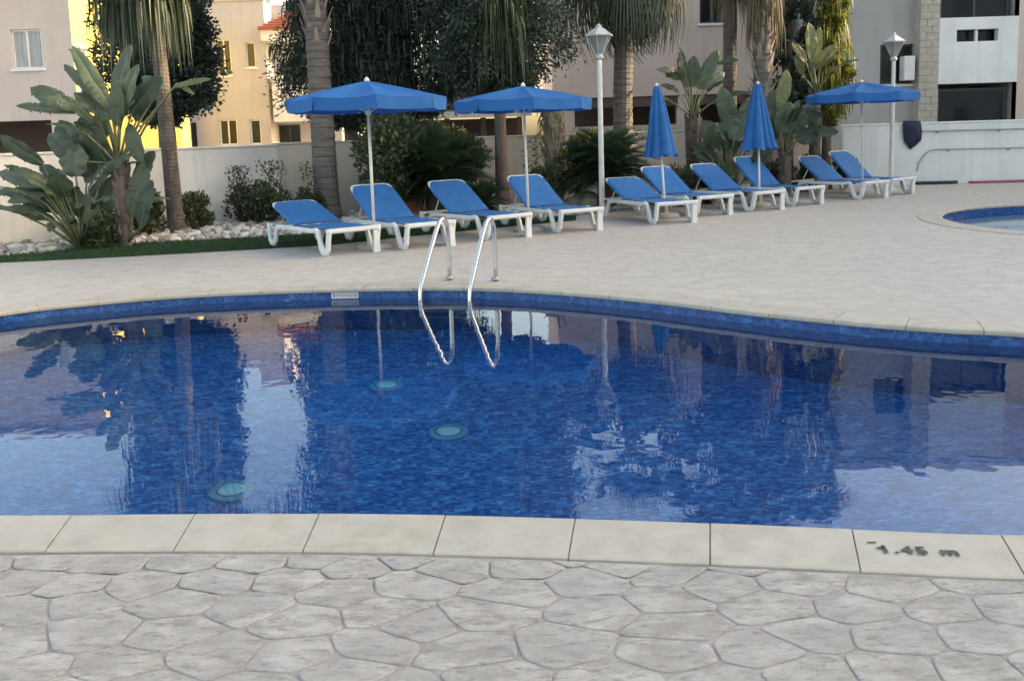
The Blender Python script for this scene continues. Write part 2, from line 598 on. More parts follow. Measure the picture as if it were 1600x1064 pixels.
def leaf_arrays(c, d, w, n=None):
    """rhombus leaves: centres c, length vectors d, widths w"""
    c, d = np.asarray(c), np.asarray(d)
    k = len(c)
    r = rng.normal(size=(k, 3))
    s = np.cross(d, r)
    s /= np.linalg.norm(s, axis=1, keepdims=True) + 1e-9
    s *= np.asarray(w).reshape(-1, 1) * 0.5
    v = np.stack([c - d * 0.5, c - d * 0.05 + s, c + d * 0.5, c - d * 0.05 - s], 1).reshape(-1, 3)
    f = np.arange(4 * k).reshape(-1, 4)
    return v, f


def sheet(name, loops, z, mat, parent=None):
    """level sheet from an outline and holes"""
    L = [[Vector((p[0], p[1], 0)) for p in lp] for lp in loops]
    tris = tessellate_polygon(L)
    vs = [(p.x, p.y, z) for lp in L for p in lp]
    fs = []
    for a, b, c in tris:
        A, B, C = vs[a], vs[b], vs[c]
        if (B[0] - A[0]) * (C[1] - A[1]) - (B[1] - A[1]) * (C[0] - A[0]) < 0:
            a, b, c = a, c, b
        fs.append((a, b, c))
    me = bpy.data.meshes.new(name)
    me.from_pydata(vs, [], fs)
    me.update()
    me.materials.append(M[mat])
    return link(name, me, parent)


def catmull(pts, per=12):
    out = []
    n = len(pts)
    for i in range(n):
        p0, p1, p2, p3 = (Vector(pts[(i + k) % n]) for k in (-1, 0, 1, 2))
        for k in range(per):
            t = k / per
            out.append(0.5 * ((2 * p1) + (p2 - p0) * t + (2 * p0 - 5 * p1 + 4 * p2 - p3) * t * t + (3 * p1 - p0 - 3 * p2 + p3) * t ** 3))
    return out


def area2(lp):
    return sum(a[0] * b[1] - b[0] * a[1] for a, b in zip(lp, lp[1:] + lp[:1]))


def resample(lp, step=None, count=None):
    L = [0.0]
    for a, b in zip(lp, lp[1:] + lp[:1]):
        L.append(L[-1] + (b - a).length)
    tot = L[-1]
    if count is None:
        count = max(8, round(tot / step))
    out, j = [], 0
    for k in range(count):
        s = tot * k / count
        while L[j + 1] < s:
            j += 1
        t = (s - L[j]) / max(1e-9, L[j + 1] - L[j])
        a, b = lp[j], lp[(j + 1) % len(lp)]
        out.append(a + (b - a) * t)
    return out


def offset(lp, d):
    """offset outwards of a counter-clockwise loop"""
    out = []
    n = len(lp)
    for i in range(n):
        t = (lp[(i + 1) % n] - lp[i - 1]).normalized()
        out.append(lp[i] + Vector((t.y, -t.x, 0)) * d)
    return out


# ------------------------------------------------------------------ pools
far_px = [(0, 488), (120, 474), (260, 462), (400, 455), (540, 450.5), (690, 448.5), (800, 451), (900, 457), (1000, 466), (1100, 477.5),
          (1200, 489), (1300, 499), (1400, 507.5), (1500, 514), (1600, 519)]
near_px = [(1600, 834), (1335, 825), (1117, 816), (910, 809), (705, 803.5), (500, 801), (250, 801.5), (0, 804)]
CT = 0.014                                    # coping top
far_pts = [G(x, y, CT) for x, y in far_px]
near_pts = [G(x, y, CT) for x, y in near_px]
fr, nr, nl, fl_ = far_pts[-1], near_pts[0], near_pts[-1], far_pts[0]
right_pts = [fr + Vector((1.3, -0.75, 0)), fr + Vector((1.9, -1.7, 0)), Vector((nr.x + 2.2, nr.y + 0.15, 0)), Vector((nr.x + 1.1, nr.y - 0.05, 0))]
left_pts = [Vector((nl.x - 1.3, nl.y + 0.12, 0)), Vector((nl.x - 2.9, nl.y + 0.75, 0)), Vector((fl_.x - 0.9, fl_.y - 2.9, 0)), Vector((fl_.x - 1.1, fl_.y - 1.2, 0))]
ctrl = [Vector((p.x, p.y, 0)) for p in far_pts + right_pts + near_pts + left_pts]
edge = catmull(ctrl, 10)
if area2([(p.x, p.y) for p in edge]) < 0:
    edge.reverse()
edge = resample(edge, step=0.065)
COPW = 0.33
WATER_Z, FLOOR_Z = -0.10, -1.5


def pool(edge, name, water_z, floor_z, wall_mat, floor_mat, tile_len, copw, start=None, skew=0.0):
    n = len(edge)
    # tiles: a whole number of edge points per tile
    L = sum((b - a).length for a, b in zip(edge, edge[1:] + edge[:1]))
    cnt = round(L / tile_len)
    e2 = resample(edge, count=cnt * 8)
    if start is not None:
        k = min(range(len(e2)), key=lambda i: (e2[i] - start).length)
        e2 = e2[k:] + e2[:k]
    outer = offset(e2, copw)
    if skew:                      # the slabs along the near side are cut slightly out of square
        for i, q in enumerate(e2):
            if q.y < 4.4:
                t_ = (e2[(i + 1) % len(e2)] - e2[i - 1]).normalized()
                if t_.x < 0:
                    t_ = -t_
                outer[i] = outer[i] - t_ * (skew * max(-2.2, min(2.2, q.x - 0.17)) * min(1.0, (4.4 - q.y) / 0.5))
    inner_wall = offset(e2, 0.022)
    wall = MB()
    rings = [[(p.x, p.y, z) for p in inner_wall] for z in (CT - 0.045, water_z, (water_z + floor_z) / 2, floor_z)]
    wall.rings(rings)
    wo_ = wall.build(name + '_wall', wall_mat, smooth=True)
    tag(wo_, kind='structure')
    fo = sheet(name + '_floor', [[(p.x, p.y) for p in inner_wall]], floor_z, floor_mat)
    tag(fo, kind='structure')
    wa = sheet(name + '_water', [[(p.x, p.y) for p in offset(e2, 0.020)]], water_z, 'water')
    tag(wa, kind='structure')
    # bedding under the tiles, tiles on it
    bed = MB()
    o_b, i_b = offset(e2, copw - 0.004), offset(e2, 0.012)
    ring = [[(p.x, p.y, CT - 0.041) for p in i_b], [(p.x, p.y, CT - 0.008) for p in i_b], [(p.x, p.y, CT - 0.008) for p in o_b], [(p.x, p.y, CT - 0.041) for p in o_b]]
    bed.rings(ring + [ring[0]])
    bo = bed.build(name + '_coping', 'mortar')
    tag(bo, kind='structure')
    tiles = []
    T = len(e2)
    for k in range(cnt):
        ids = [(k * 8 + i) % T for i in range(9)]
        inn = [e2[i].copy() for i in ids]
        out = [outer[i].copy() for i in ids]
        g = 0.0028
        for seq in (inn, out):
            seq[0] = seq[0] + (seq[1] - seq[0]).normalized() * g
            seq[-1] = seq[-1] + (seq[-2] - seq[-1]).normalized() * g
        c = (inn[4] + out[4]) * 0.5
        dz = random.uniform(-0.0012, 0.0012)
        rr = []
        # section from the bottom inside, round the bullnose, over the top to the outside
        for u, z in ((0.0, -0.040), (-0.005, -0.030), (-0.004, -0.010), (0.004, -0.002), (0.014, 0.0), (copw - 0.006, 0.0), (copw, -0.004), (copw, -0.040)):
            line = []
            for a, b in zip(inn, out):
                q = a + (b - a).normalized() * u
                line.append((q.x - c.x, q.y - c.y, CT + z + dz))
            rr.append(line)
        mb = MB()
        m_ = len(rr[0])
        vs = [p for r in rr for p in r]
        fs = []
        for a in range(len(rr)):
            b = (a + 1) % len(rr)
            for i in range(m_ - 1):
                fs.append((a * m_ + i, b * m_ + i, b * m_ + i + 1, a * m_ + i + 1))
        fs.append(tuple(a * m_ for a in range(len(rr) - 1, -1, -1)))
        fs.append(tuple(a * m_ + m_ - 1 for a in range(len(rr))))
        mb.add(vs, [tuple(reversed(f)) for f in fs])
        t = mb.build('coping_tile', 'coping', bo)
        t.location = (c.x, c.y, 0)
        tiles.append((t, inn, out, c))
    return bo, tiles, outer, inner_wall


joint0 = G(705, 803.5, CT)
joint0.z = 0
pool_coping, tiles, coping_outer, pool_wall_loop = pool(edge, 'pool', WATER_Z, FLOOR_Z, 'mosaic_wall', 'mosaic_floor', 0.515, COPW, joint0, 0.036)
KC, KR = Vector((9.35, 13.0, 0)), 2.7
kid_edge = [KC + Vector((KR * math.cos(a) * 1.03, KR * math.sin(a), 0)) for a in np.linspace(0, 2 * math.pi, 120, endpoint=False)]
kid_coping, kid_tiles, kid_outer, _ = pool(kid_edge, 'paddling_pool', -0.14, -0.55, 'mosaic_wall', 'mosaic_pale', 0.515, 0.36)

# depth marking on one coping tile
mk = G(1435, 861.5, CT)
t_best = min(tiles, key=lambda t: (t[3] - Vector((mk.x, mk.y, 0))).length)
tile_o, inn, out, tc = t_best
fc = bpy.data.curves.new('depth', 'FONT')
fc.body = '1.45 m'
fc.size = 0.105
fc.space_character = 1.18
fc.offset = 0.0035
fc.align_x = 'CENTER'
fc.align_y = 'CENTER'
fo = bpy.data.objects.new('tmp_text', fc)
col.objects.link(fo)
bpy.context.view_layer.update()
tm = bpy.data.meshes.new_from_object(fo.evaluated_get(bpy.context.evaluated_depsgraph_get()))
bpy.data.objects.remove(fo)
tm.materials.clear()
tm.materials.append(M['ink'])
mark = link('depth_marking', tm, tile_o)
along = (inn[-1] - inn[0]).normalized()
if along.x < 0:
    along = -along
mark.location = (mk.x - tc.x, mk.y - tc.y, CT + 0.004)
mark.rotation_euler = (0, 0, math.atan2(along.y, along.x))
mark.scale = (0.78, 0.74, 1)
mark['label'] = 'worn black painted depth figure 1.45 m'
mb = MB()
mp_ = G(1362, 848, CT)
mb.box((-0.016, -0.004, 0), (0.016, 0.004, 0.0005))
o = mb.build('paint_mark', 'ink', tile_o)
o.location = (mp_.x - tc.x, mp_.y - tc.y, CT + 0.003)
mf = G(1375.5, 856.5, CT)
o = MB().box((-0.013, -0.006, 0), (0.013, 0.006, 0.0005)).build('paint_mark', 'ink', tile_o)   # worn flag of the figure 1
o.location = (mf.x - tc.x, mf.y - tc.y, CT + 0.0035)
o.rotation_euler = (0, 0, 0.25)

# ------------------------------------------------------------------ ground
OUT = 160.0
hole1 = [(p.x, p.y) for p in offset([Vector((q.x, q.y, 0)) for q in coping_outer], -0.03)]
hole2 = [(p.x, p.y) for p in offset([Vector((q.x, q.y, 0)) for q in kid_outer], -0.03)]
ground = sheet('ground', [[(-OUT, -OUT), (OUT, -OUT), (OUT, OUT), (-OUT, OUT)], hole1, hole2], 0.0, 'deck')
tag(ground, kind='structure')


def clip(poly, a, n_):
    """keep the side of the line through a where (p-a).n_ <= 0"""
    out = []
    for p, q in zip(poly, poly[1:] + poly[:1]):
        dp = (p[0] - a[0]) * n_[0] + (p[1] - a[1]) * n_[1]
        dq = (q[0] - a[0]) * n_[0] + (q[1] - a[1]) * n_[1]
        if dp <= 0:
            out.append(p)
        if dp * dq < 0:
            t = dp / (dp - dq)
            out.append((p[0] + (q[0] - p[0]) * t, p[1] + (q[1] - p[1]) * t))
    return out


def near_paving():
    near_y = min(p.y for p in coping_outer)
    X0, X1, Y0, Y1 = -3.5, 3.3, 2.0, near_y + 0.6
    K = 1.42
    sx, sy = 0.258, 0.258
    r2 = random.Random(21)
    seeds = []
    j = 0
    y = Y0 * K - sy
    while y < Y1 * K + sy:
        x = X0 - sx + (sx * 0.5 if j % 2 else 0)
        while x < X1 + sx:
            seeds.append((x + r2.uniform(-0.44, 0.44) * sx, y + r2.uniform(-0.42, 0.42) * sy))
            x += sx
        y += sy * 0.88
        j += 1
    def cell(s):
        poly = [(s[0] - 1.0, s[1] - 1.0), (s[0] + 1.0, s[1] - 1.0), (s[0] + 1.0, s[1] + 1.0), (s[0] - 1.0, s[1] + 1.0)]
        for q in seeds:
            if q is s or abs(q[0] - s[0]) > 0.9 or abs(q[1] - s[1]) > 0.9:
                continue
            poly = clip(poly, ((s[0] + q[0]) / 2, (s[1] + q[1]) / 2), (q[0] - s[0], q[1] - s[1]))
        return poly
    # one relaxation step rounds the stones without evening them out
    moved = []
    for s in seeds:
        c_ = cell(s)
        cx_, cy_ = sum(p[0] for p in c_) / len(c_), sum(p[1] for p in c_) / len(c_)
        if math.hypot(cx_ - s[0], cy_ - s[1]) < 0.2:
            moved.append((s[0] * 0.35 + cx_ * 0.65, s[1] * 0.35 + cy_ * 0.65))
        else:
            moved.append(s)
    seeds = moved
    bed = sheet('paving', [[(X0, Y0), (X1, Y0), (X1, near_y + 0.15), (X0, near_y + 0.15)]], 0.0035, 'mortar')
    # the bed reaches up to the coping only
    n_st = 0
    O = [Vector((p.x, p.y, 0)) for p in coping_outer]
    for s in seeds:
        poly = cell(s)
        poly = [(p[0], p[1] / K) for p in poly]
        for a, nn in (((X0, 0), (-1, 0)), ((X1, 0), (1, 0)), ((0, Y0), (0, -1))):
            if poly:
                poly = clip(poly, a, nn)
        if len(poly) < 3:
            continue
        # cut along the coping
        cx = sum(p[0] for p in poly) / len(poly)
        cy = sum(p[1] for p in poly) / len(poly)
        for _ in range(2):
            near = sorted(range(len(O)), key=lambda i: (O[i].x - cx) ** 2 + (O[i].y - cy) ** 2)[0]
            t = (O[(near + 2) % len(O)] - O[near - 2]).normalized()
            nrm = (t.y, -t.x)           # outwards of the pool
            a = (O[near].x + nrm[0] * 0.010, O[near].y + nrm[1] * 0.010)
            poly = clip(poly, a, (-nrm[0], -nrm[1]))
            if len(poly) < 3:
                break
            cx = sum(p[0] for p in poly) / len(poly)
            cy = sum(p[1] for p in poly) / len(poly)
        if len(poly) < 3:
            continue
        # inset for the joint
        base = poly
        for p, q in zip(base, base[1:] + base[:1]):
            ex, ey = q[0] - p[0], q[1] - p[1]
            ln = math.hypot(ex, ey)
            if ln < 1e-5:
                continue
            nn = (ey / ln, -ex / ln)
            g = 0.0027
            poly = clip(poly, (p[0] - nn[0] * g, p[1] - nn[1] * g), nn)
        if len(poly) < 3 or abs(area2(poly)) < 0.004:
            continue
        # soften corners, roughen the edge
        for k in range(2):
            np_ = []
            for p, q in zip(poly, poly[1:] + poly[:1]):
                u = 0.13 if k == 0 else 0.25
                np_.append((p[0] * (1 - u) + q[0] * u, p[1] * (1 - u) + q[1] * u))
                np_.append((p[0] * u + q[0] * (1 - u), p[1] * u + q[1] * (1 - u)))
            poly = np_
        cx = sum(p[0] for p in poly) / len(poly)
        cy = sum(p[1] for p in poly) / len(poly)
        jit = [(p[0] + r2.uniform(-0.002, 0.002) - cx, p[1] + r2.uniform(-0.002, 0.002) - cy) for p in poly]
        tx, ty = r2.uniform(-0.004, 0.004), r2.uniform(-0.004, 0.004)
        mb = MB()
        rings = []
        for z, ins in ((0.0, 0.0), (0.0036, 0.0025), (0.0050, 0.009)):
            ring = []
            for p in jit:
                l = math.hypot(*p)
                k = (l - ins) / l
                ring.append((p[0] * k, p[1] * k, z + (0.0 if z == 0 else p[0] * tx + p[1] * ty)))
            rings.append(ring)
        mb.rings(rings, False, True)
        st = mb.build('paving_stone', 'stone', bed)
        st.location = (cx, cy, 0.004)
        n_st += 1
    tag(bed, kind='structure')
    return n_st


near_paving()

# ------------------------------------------------------------------ lawn strip, gravel, planting bed
lawn_front = [(-260, 430), (-100, 418), (0, 411), (150, 404), (300, 396), (420, 389), (520, 383), (640, 370), (780, 356), (900, 345)]
lawn_back = [(900, 338), (780, 345), (640, 356), (520, 365), (420, 371), (330, 376), (220, 381), (130, 389), (60, 397), (0, 401), (-100, 407), (-260, 416)]
lawn_loop = [tuple(G(x, y).xy) for x, y in lawn_front + lawn_back]
lawn = tag(sheet('lawn_base', [lawn_loop], 0.006, 'turf_base'), kind='structure')

# boundary walls: base lines on the ground
WA, WB = G(20, 384), G(440, 341)
dAB = (WB - WA).normalized()
WA = WA - dAB * 9.0
WD, WE = G(1440, 288.5), G(1600, 284.5)
dDE = (WE - WD).normalized()
WC = WD - dDE * ((WD.x - G(1290, 291).x) / max(0.1, dDE.x))
WE2 = WE + dDE * 10.0
grav_loop = [tuple(G(x, y).xy) for x, y in reversed(lawn_back)] + [tuple(G(1010, 322).xy), tuple(G(980, 312).xy), tuple((WB + (WC - WB) * 0.45).xy), tuple(WB.xy), tuple(WA.xy)]
gravel_base = tag(sheet('gravel_bed', [grav_loop], 0.0045, 'gravel_base'), kind='structure')
soil_loop = [tuple(G(1010, 322).xy), tuple(G(1140, 309).xy), tuple(G(1290, 298).xy), tuple((WC).xy), tuple((WB + (WC - WB) * 0.45).xy), tuple(G(980, 312).xy)]
tag(sheet('planting_bed', [soil_loop], 0.008, 'soil'), kind='structure')


def inside(p, loop):
    c = False
    j = len(loop) - 1
    for i in range(len(loop)):
        xi, yi = loop[i]
        xj, yj = loop[j]
        if (yi > p[1]) != (yj > p[1]) and p[0] < (xj - xi) * (p[1] - yi) / (yj - yi) + xi:
            c = not c
        j = i
    return c


def scatter(loop, n, seed):
    r2 = np.random.default_rng(seed)
    xs = [p[0] for p in loop]
    ys = [p[1] for p in loop]
    out = []
    while len(out) < n:
        c = np.stack([r2.uniform(min(xs), max(xs), n), r2.uniform(min(ys), max(ys), n)], 1)
        out += [q for q in c if inside(q, loop)]
    return np.array(out[:n])


def make_turf():
    pts = scatter(lawn_loop, 30000, 3)
    n = len(pts)
    h = rng.uniform(0.025, 0.045, n)
    a = rng.uniform(0, 2 * math.pi, n)
    w = 0.006
    base = np.column_stack([pts, np.full(n, 0.006)])
    sd_ = np.column_stack([np.cos(a) * w, np.sin(a) * w, np.zeros(n)])
    tip = base + np.column_stack([rng.normal(0, 0.012, n), rng.normal(0, 0.012, n), h])
    v = np.stack([base - sd_, base + sd_, tip], 1).reshape(-1, 3)
    o = arr_mesh('grass', v, np.arange(3 * n).reshape(-1, 3), 'turf')
    tag(o, 'short dark green turf strip along the gravel bed', 'grass', kind='stuff')


make_turf()


def make_gravel():
    loop = [tuple(p) for p in grav_loop]
    pts = scatter(loop, 5200, 4)
    phi = (1 + 5 ** 0.5) / 2
    iv = np.array([(-1, phi, 0), (1, phi, 0), (-1, -phi, 0), (1, -phi, 0), (0, -1, phi), (0, 1, phi), (0, -1, -phi), (0, 1, -phi), (phi, 0, -1), (phi, 0, 1), (-phi, 0, -1), (-phi, 0, 1)]) / math.sqrt(1 + phi * phi)
    fc_ = np.array([(0, 11, 5), (0, 5, 1), (0, 1, 7), (0, 7, 10), (0, 10, 11), (1, 5, 9), (5, 11, 4), (11, 10, 2), (10, 7, 6), (7, 1, 8), (3, 9, 4), (3, 4, 2), (3, 2, 6), (3, 6, 8), (3, 8, 9), (4, 9, 5), (2, 4, 11), (6, 2, 10), (8, 6, 7), (9, 8, 1)])
    V, F = [], []
    for k, p in enumerate(pts):
        s = 0.022 + 0.075 * random.random() ** 3.0
        jit = iv * (1 + rng.uniform(-0.28, 0.28, (12, 1))) * np.array([s * random.uniform(0.8, 1.4), s, s * 0.75])
        an = random.uniform(0, 6.28)
        ca, sa = math.cos(an), math.sin(an)
        q = np.column_stack([jit[:, 0] * ca - jit[:, 1] * sa + p[0], jit[:, 0] * sa + jit[:, 1] * ca + p[1], jit[:, 2] + 0.006 + s * 0.45])
        V.append(q)
        F.append(fc_ + 12 * k)
    o = arr_mesh('gravel', np.concatenate(V), np.concatenate(F), 'gravel')
    tag(o, 'loose white and grey gravel between the turf and the white wall', 'gravel', kind='stuff')


make_gravel()


# ------------------------------------------------------------------ boundary walls
def wall_seg(a, b, h, th, name, label, mat, cap=True):
    u = (b - a).normalized()
    nrm = Vector((-u.y, u.x, 0))
    root = thing(name, label, 'wall', tuple(a))
    L = (b - a).length
    root.rotation_euler = (0, 0, math.atan2(u.y, u.x))
    MB().box((0, 0, 0), (L, th, h)).build('wall', mat, root)
    MB().bbox((-0.01, -0.025, h + 0.001), (L + 0.01, th + 0.025, h + 0.045), 0.008).build('wall_cap', mat, root)
    return root


wall_left = wall_seg(WA, WB, 1.40, 0.18, 'garden_wall', 'white rendered garden wall beside the paddle-leaved plants and gravel', 'wall_white')
wall_mid = wall_seg(WB - (WC - WB).normalized() * 0.10 + Vector((0, 0.02, 0)), WC, 1.43, 0.18, 'garden_wall', 'cream garden wall behind the cycads and palm trunks', 'wall_cream')
wall_right = wall_seg(WC + dDE * 0.3, WE2, 1.44, 0.18, 'garden_wall', 'long white garden wall carrying the pool net and poles', 'wall_white')


# ------------------------------------------------------------------ buildings
def facade(mb, x0, x1, z0, z1, holes, y, depth=0.16):
    """upright wall face at y (seen from -y) with openings and their reveals"""
    xs = sorted({x0, x1, *[h[0] for h in holes], *[h[1] for h in holes]})
    zs = sorted({z0, z1, *[h[2] for h in holes], *[h[3] for h in holes]})
    xs = [x for x in xs if x0 <= x <= x1]
    zs = [z for z in zs if z0 <= z <= z1]
    for a, b in zip(xs, xs[1:]):
        for c, d in zip(zs, zs[1:]):
            mx, mz = (a + b) / 2, (c + d) / 2
            if any(h[0] < mx < h[1] and h[2] < mz < h[3] for h in holes):
                continue
            mb.add([(a, y, c), (b, y, c), (b, y, d), (a, y, d)], [(0, 1, 2, 3)])
    for a, b, c, d in holes:
        e = y + depth
        mb.add([(a, y, c), (b, y, c), (b, y, d), (a, y, d), (a, e, c), (b, e, c), (b, e, d), (a, e, d)],
               [(0, 4, 5, 1), (1, 5, 6, 2), (2, 6, 7, 3), (3, 7, 4, 0)])


def shell(mb, x0, x1, y0, y1, z0, z1, front=False, left=True, right=True, roof=True):
    if left:
        mb.add([(x0, y0, z0), (x0, y1, z0), (x0, y1, z1), (x0, y0, z1)], [(0, 3, 2, 1)])
    if right:
        mb.add([(x1, y0, z0), (x1, y1, z0), (x1, y1, z1), (x1, y0, z1)], [(0, 1, 2, 3)])
    mb.add([(x0, y1, z0), (x1, y1, z0), (x1, y1, z1), (x0, y1, z1)], [(0, 3, 2, 1)])
    if roof:
        mb.add([(x0, y0, z1), (x1, y0, z1), (x1, y1, z1), (x0, y1, z1)], [(0, 1, 2, 3)])


def window(root, h, y, mull=1, frame='sill', curtain=False, sill=True, fw=0.055):
    """frame with glass set back in an opening h = (x0, x1, z0, z1) of the face at y"""
    a, b, c, d = h
    y0, y1 = y + 0.07, y + 0.13
    mb = MB()
    mb.box((a, y0, c), (a + fw, y1, d)).box((b - fw, y0, c), (b, y1, d))
    mb.box((a + fw, y0, c), (b - fw, y1, c + fw)).box((a + fw, y0, d - fw), (b - fw, y1, d))
    xs = [a + fw + (b - a - 2 * fw) * k / (mull + 1) for k in range(mull + 2)]
    for x in xs[1:-1]:
        mb.box((x - fw * 0.5, y0 - 0.004, c + fw), (x + fw * 0.5, y1, d - fw))
    w = mb.build('window', frame, root, rel=True)
    for p, q in zip(xs, xs[1:]):
        MB().box((p, y0 + 0.025, c + fw * 0.9), (q, y0 + 0.035, d - fw * 0.9)).build('pane', 'curtain' if curtain else 'glass', w, rel=True)
    if curtain:
        pass
    if sill:
        MB().bbox((a - 0.06, y - 0.06, c - 0.07), (b + 0.06, y + 0.069, c - 0.001), 0.008).build('sill', 'sill', w, rel=True)
    return w


def rect(px0, px1, py0, py1, Y):
    a, b = P(px0, (py0 + py1) / 2, Y), P(px1, (py0 + py1) / 2, Y)
    lo, hi = P((px0 + px1) / 2, py1, Y), P((px0 + px1) / 2, py0, Y)
    return (a.x, b.x, lo.z, hi.z)


def hip_roof(root, x0, x1, y0, y1, z, h, over=0.35, name='roof', mat='roof_tile'):
    x0 -= over; x1 += over; y0 -= over; y1 += over
    d = min(x1 - x0, y1 - y0) / 2
    mb = MB()
    ym = (y0 + y1) / 2
    mb.add([(x0, y0, z), (x1, y0, z), (x1, y1, z), (x0, y1, z), (x0 + d, ym, z + h), (x1 - d, ym, z + h)],
           [(0, 1, 5, 4), (1, 2, 5), (2, 3, 4, 5), (3, 0, 4), (0, 3, 2, 1)])
    r_ = mb.build(name, mat, root, rel=True)
    # tile courses: raised rows along the front slope
    tb = MB()
    rows = max(4, int(d / 0.33))
    for k in range(rows):
        t = (k + 0.5) / rows
        ya = y0 + (ym - y0) * t
        za = z + h * t
        xa, xb = x0 + d * t, x1 - d * t
        tb.tube([(xa + 0.05, ya, za + 0.02), (xb - 0.05, ya, za + 0.02)], 0.035, 6)
    tb.build('tile_courses', mat, r_, rel=True)
    MB().bbox((x0 - 0.02, y0 - 0.02, z - 0.16), (x1 + 0.02, y0 + 0.06, z - 0.002), 0.01).build('fascia', 'sill', r_, rel=True)
    return r_


def building_left():
    Y = 26.0
    xr = P(112, 60, Y).x
    x0 = xr - 17.0
    root = thing('apartment_building', 'mauve apartment block with a sunlit yellow end wall and white window', 'building', (xr - 6, Y, 0))
    w1 = rect(18, 66, 46, 108, Y)
    gar = (x0 + 1.2, P(82, 212, Y).x, 0.0, P(40, 189, Y).z)
    dz = 2.95
    wins = [w1, (w1[0] - 4.3, w1[1] - 4.3, w1[2], w1[3]), (w1[0] - 8.0, w1[1] - 8.0, w1[2], w1[3])]
    H = 6.7
    mb = MB()
    facade(mb, x0, xr, 0, H, wins, Y) if False else facade(mb, x0, xr, 0, H, wins + [gar], Y)
    mb.build('wall', 'wall_mauve', root, rel=True)
    mb = MB()
    shell(mb, x0, xr, Y, Y + 9, 0, H, right=False)
    mb.build('wall', 'wall_mauve', root, rel=True)
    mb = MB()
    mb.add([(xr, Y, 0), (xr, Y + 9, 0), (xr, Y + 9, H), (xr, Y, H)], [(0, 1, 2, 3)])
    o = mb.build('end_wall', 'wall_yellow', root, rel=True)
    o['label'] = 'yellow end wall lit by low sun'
    for w in wins:
        window(root, w, Y, 1, curtain=True)
    # carport recess
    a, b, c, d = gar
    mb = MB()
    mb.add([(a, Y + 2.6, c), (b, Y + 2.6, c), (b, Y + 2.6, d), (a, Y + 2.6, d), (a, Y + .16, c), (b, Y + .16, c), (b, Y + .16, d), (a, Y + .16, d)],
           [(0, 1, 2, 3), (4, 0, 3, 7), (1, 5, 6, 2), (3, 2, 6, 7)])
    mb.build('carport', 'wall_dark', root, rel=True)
    hip_roof(root, x0, xr, Y, Y + 9, H + 0.002, 1.2)
    return root


building_left()


def building_back_left():
    Y = 36.0
    x0, xm, xr = P(255, 100, Y).x, P(417, 100, Y).x, P(520, 100, Y).x
    root = thing('apartment_building', 'pale pink house with a white balcony under a small red tiled canopy', 'building', ((x0 + xr) / 2, Y, 0))
    H = P(400, 2, Y).z
    up = [rect(339, 361, 62, 119, Y), rect(384, 399, 66, 106, Y)]
    low = [rect(343, 371, 187, 227, Y), rect(391, 408, 187, 226, Y), rect(285, 309, 190, 232, Y)]
    mb = MB()
    facade(mb, x0, xm, 0, H, up + low, Y)
    Yb = Y + 1.2
    k = Yb / Y
    door_up = rect(430, 448, 82, 150, Yb)
    door_lo = rect(437, 471, 195, 262, Yb)
    facade(mb, xm, xr, 0, H, [door_up, door_lo], Yb)
    mb.add([(xm, Y, 0), (xm, Yb, 0), (xm, Yb, H), (xm, Y, H)], [(0, 1, 2, 3)])
    shell(mb, x0, xr, Yb, Y + 9, 0, H)
    mb.add([(x0, Y, 0), (x0, Yb, 0), (x0, Yb, H), (x0, Y, H)], [(0, 3, 2, 1)])
    mb.add([(x0, Y, H), (xm, Y, H), (xm, Yb, H), (x0, Yb, H)], [(0, 1, 2, 3)])
    mb.build('wall', 'wall_peach', root, rel=True)
    for w in up + low:
        window(root, w, Y, 1 if w[1] - w[0] > 0.55 else 0)
    window(root, door_up, Yb, 0, curtain=True, sill=False)
    window(root, door_lo, Yb, 1, frame='dark_frame', sill=False)
    # roof parapet
    MB().bbox((x0 - 0.05, Y - 0.05, H + 0.002), (xm + 0.05, Y + 0.2, H + 0.35), 0.02).build('parapet', 'wall_peach', root, rel=True)
    # stair tower on the roof
    MB().box((P(345, 0, Y).x, Y + 2.0, H + 0.002), (P(402, 0, Y).x, Y + 5.0, H + 1.9)).build('stair_tower', 'wall_cream', root, rel=True)
    # balcony
    ba, bb = P(428, 150, Y).x, xr
    zt, zb = P(440, 119, Y).z, P(440, 191, Y).z
    MB().bbox((ba, Y - 0.25, zb), (bb, Y - 0.1, zt), 0.015).build('balcony_parapet', 'wall_white', root, rel=True)
    MB().box((ba, Y - 0.1, zb), (ba + 0.15, Yb - 0.002, zt)).build('balcony_parapet', 'wall_white', root, rel=True)
    MB().box((ba + 0.15, Y - 0.1, zb + 0.01), (bb, Yb - 0.002, zb + 0.2)).build('balcony_slab', 'wall_white', root, rel=True)
    # canopy
    za, zc, ztip = P(430, 75, Y).z, P(430, 48, Y).z, P(450, 14, Y).z
    cx0 = P(411, 60, Y).x
    MB().bbox((cx0, Y - 0.35, za + 0.25), (bb, Yb - 0.003, zc), 0.015).build('canopy_beam', 'wall_white', root, rel=True)
    mb = MB()
    mb.add([(cx0 - 0.1, Y - 0.55, zc + 0.004), (bb, Y - 0.55, zc + 0.004), (bb, Yb - 0.004, ztip), (cx0 + 0.9, Yb - 0.004, ztip), (cx0 - 0.1, Yb - 0.004, zc + 0.004), (bb, Yb - 0.004, zc + 0.004)],
           [(0, 1, 2, 3), (0, 3, 4), (0, 4, 5, 1), (1, 5, 2)])
    rf = mb.build('canopy_roof', 'roof_tile', root, rel=True)
    n = 7
    for k in range(n):
        t = (k + 0.4) / n
        yy = Y - 0.55 + (Yb - 0.004 - Y + 0.55) * t
        zz = zc + (ztip - zc) * t + 0.03
        MB().tube([(cx0 - 0.1 + t * 0.95, yy, zz), (bb, yy, zz)], 0.055, 6).build('tile_row', 'roof_tile', rf, rel=True)


building_back_left()


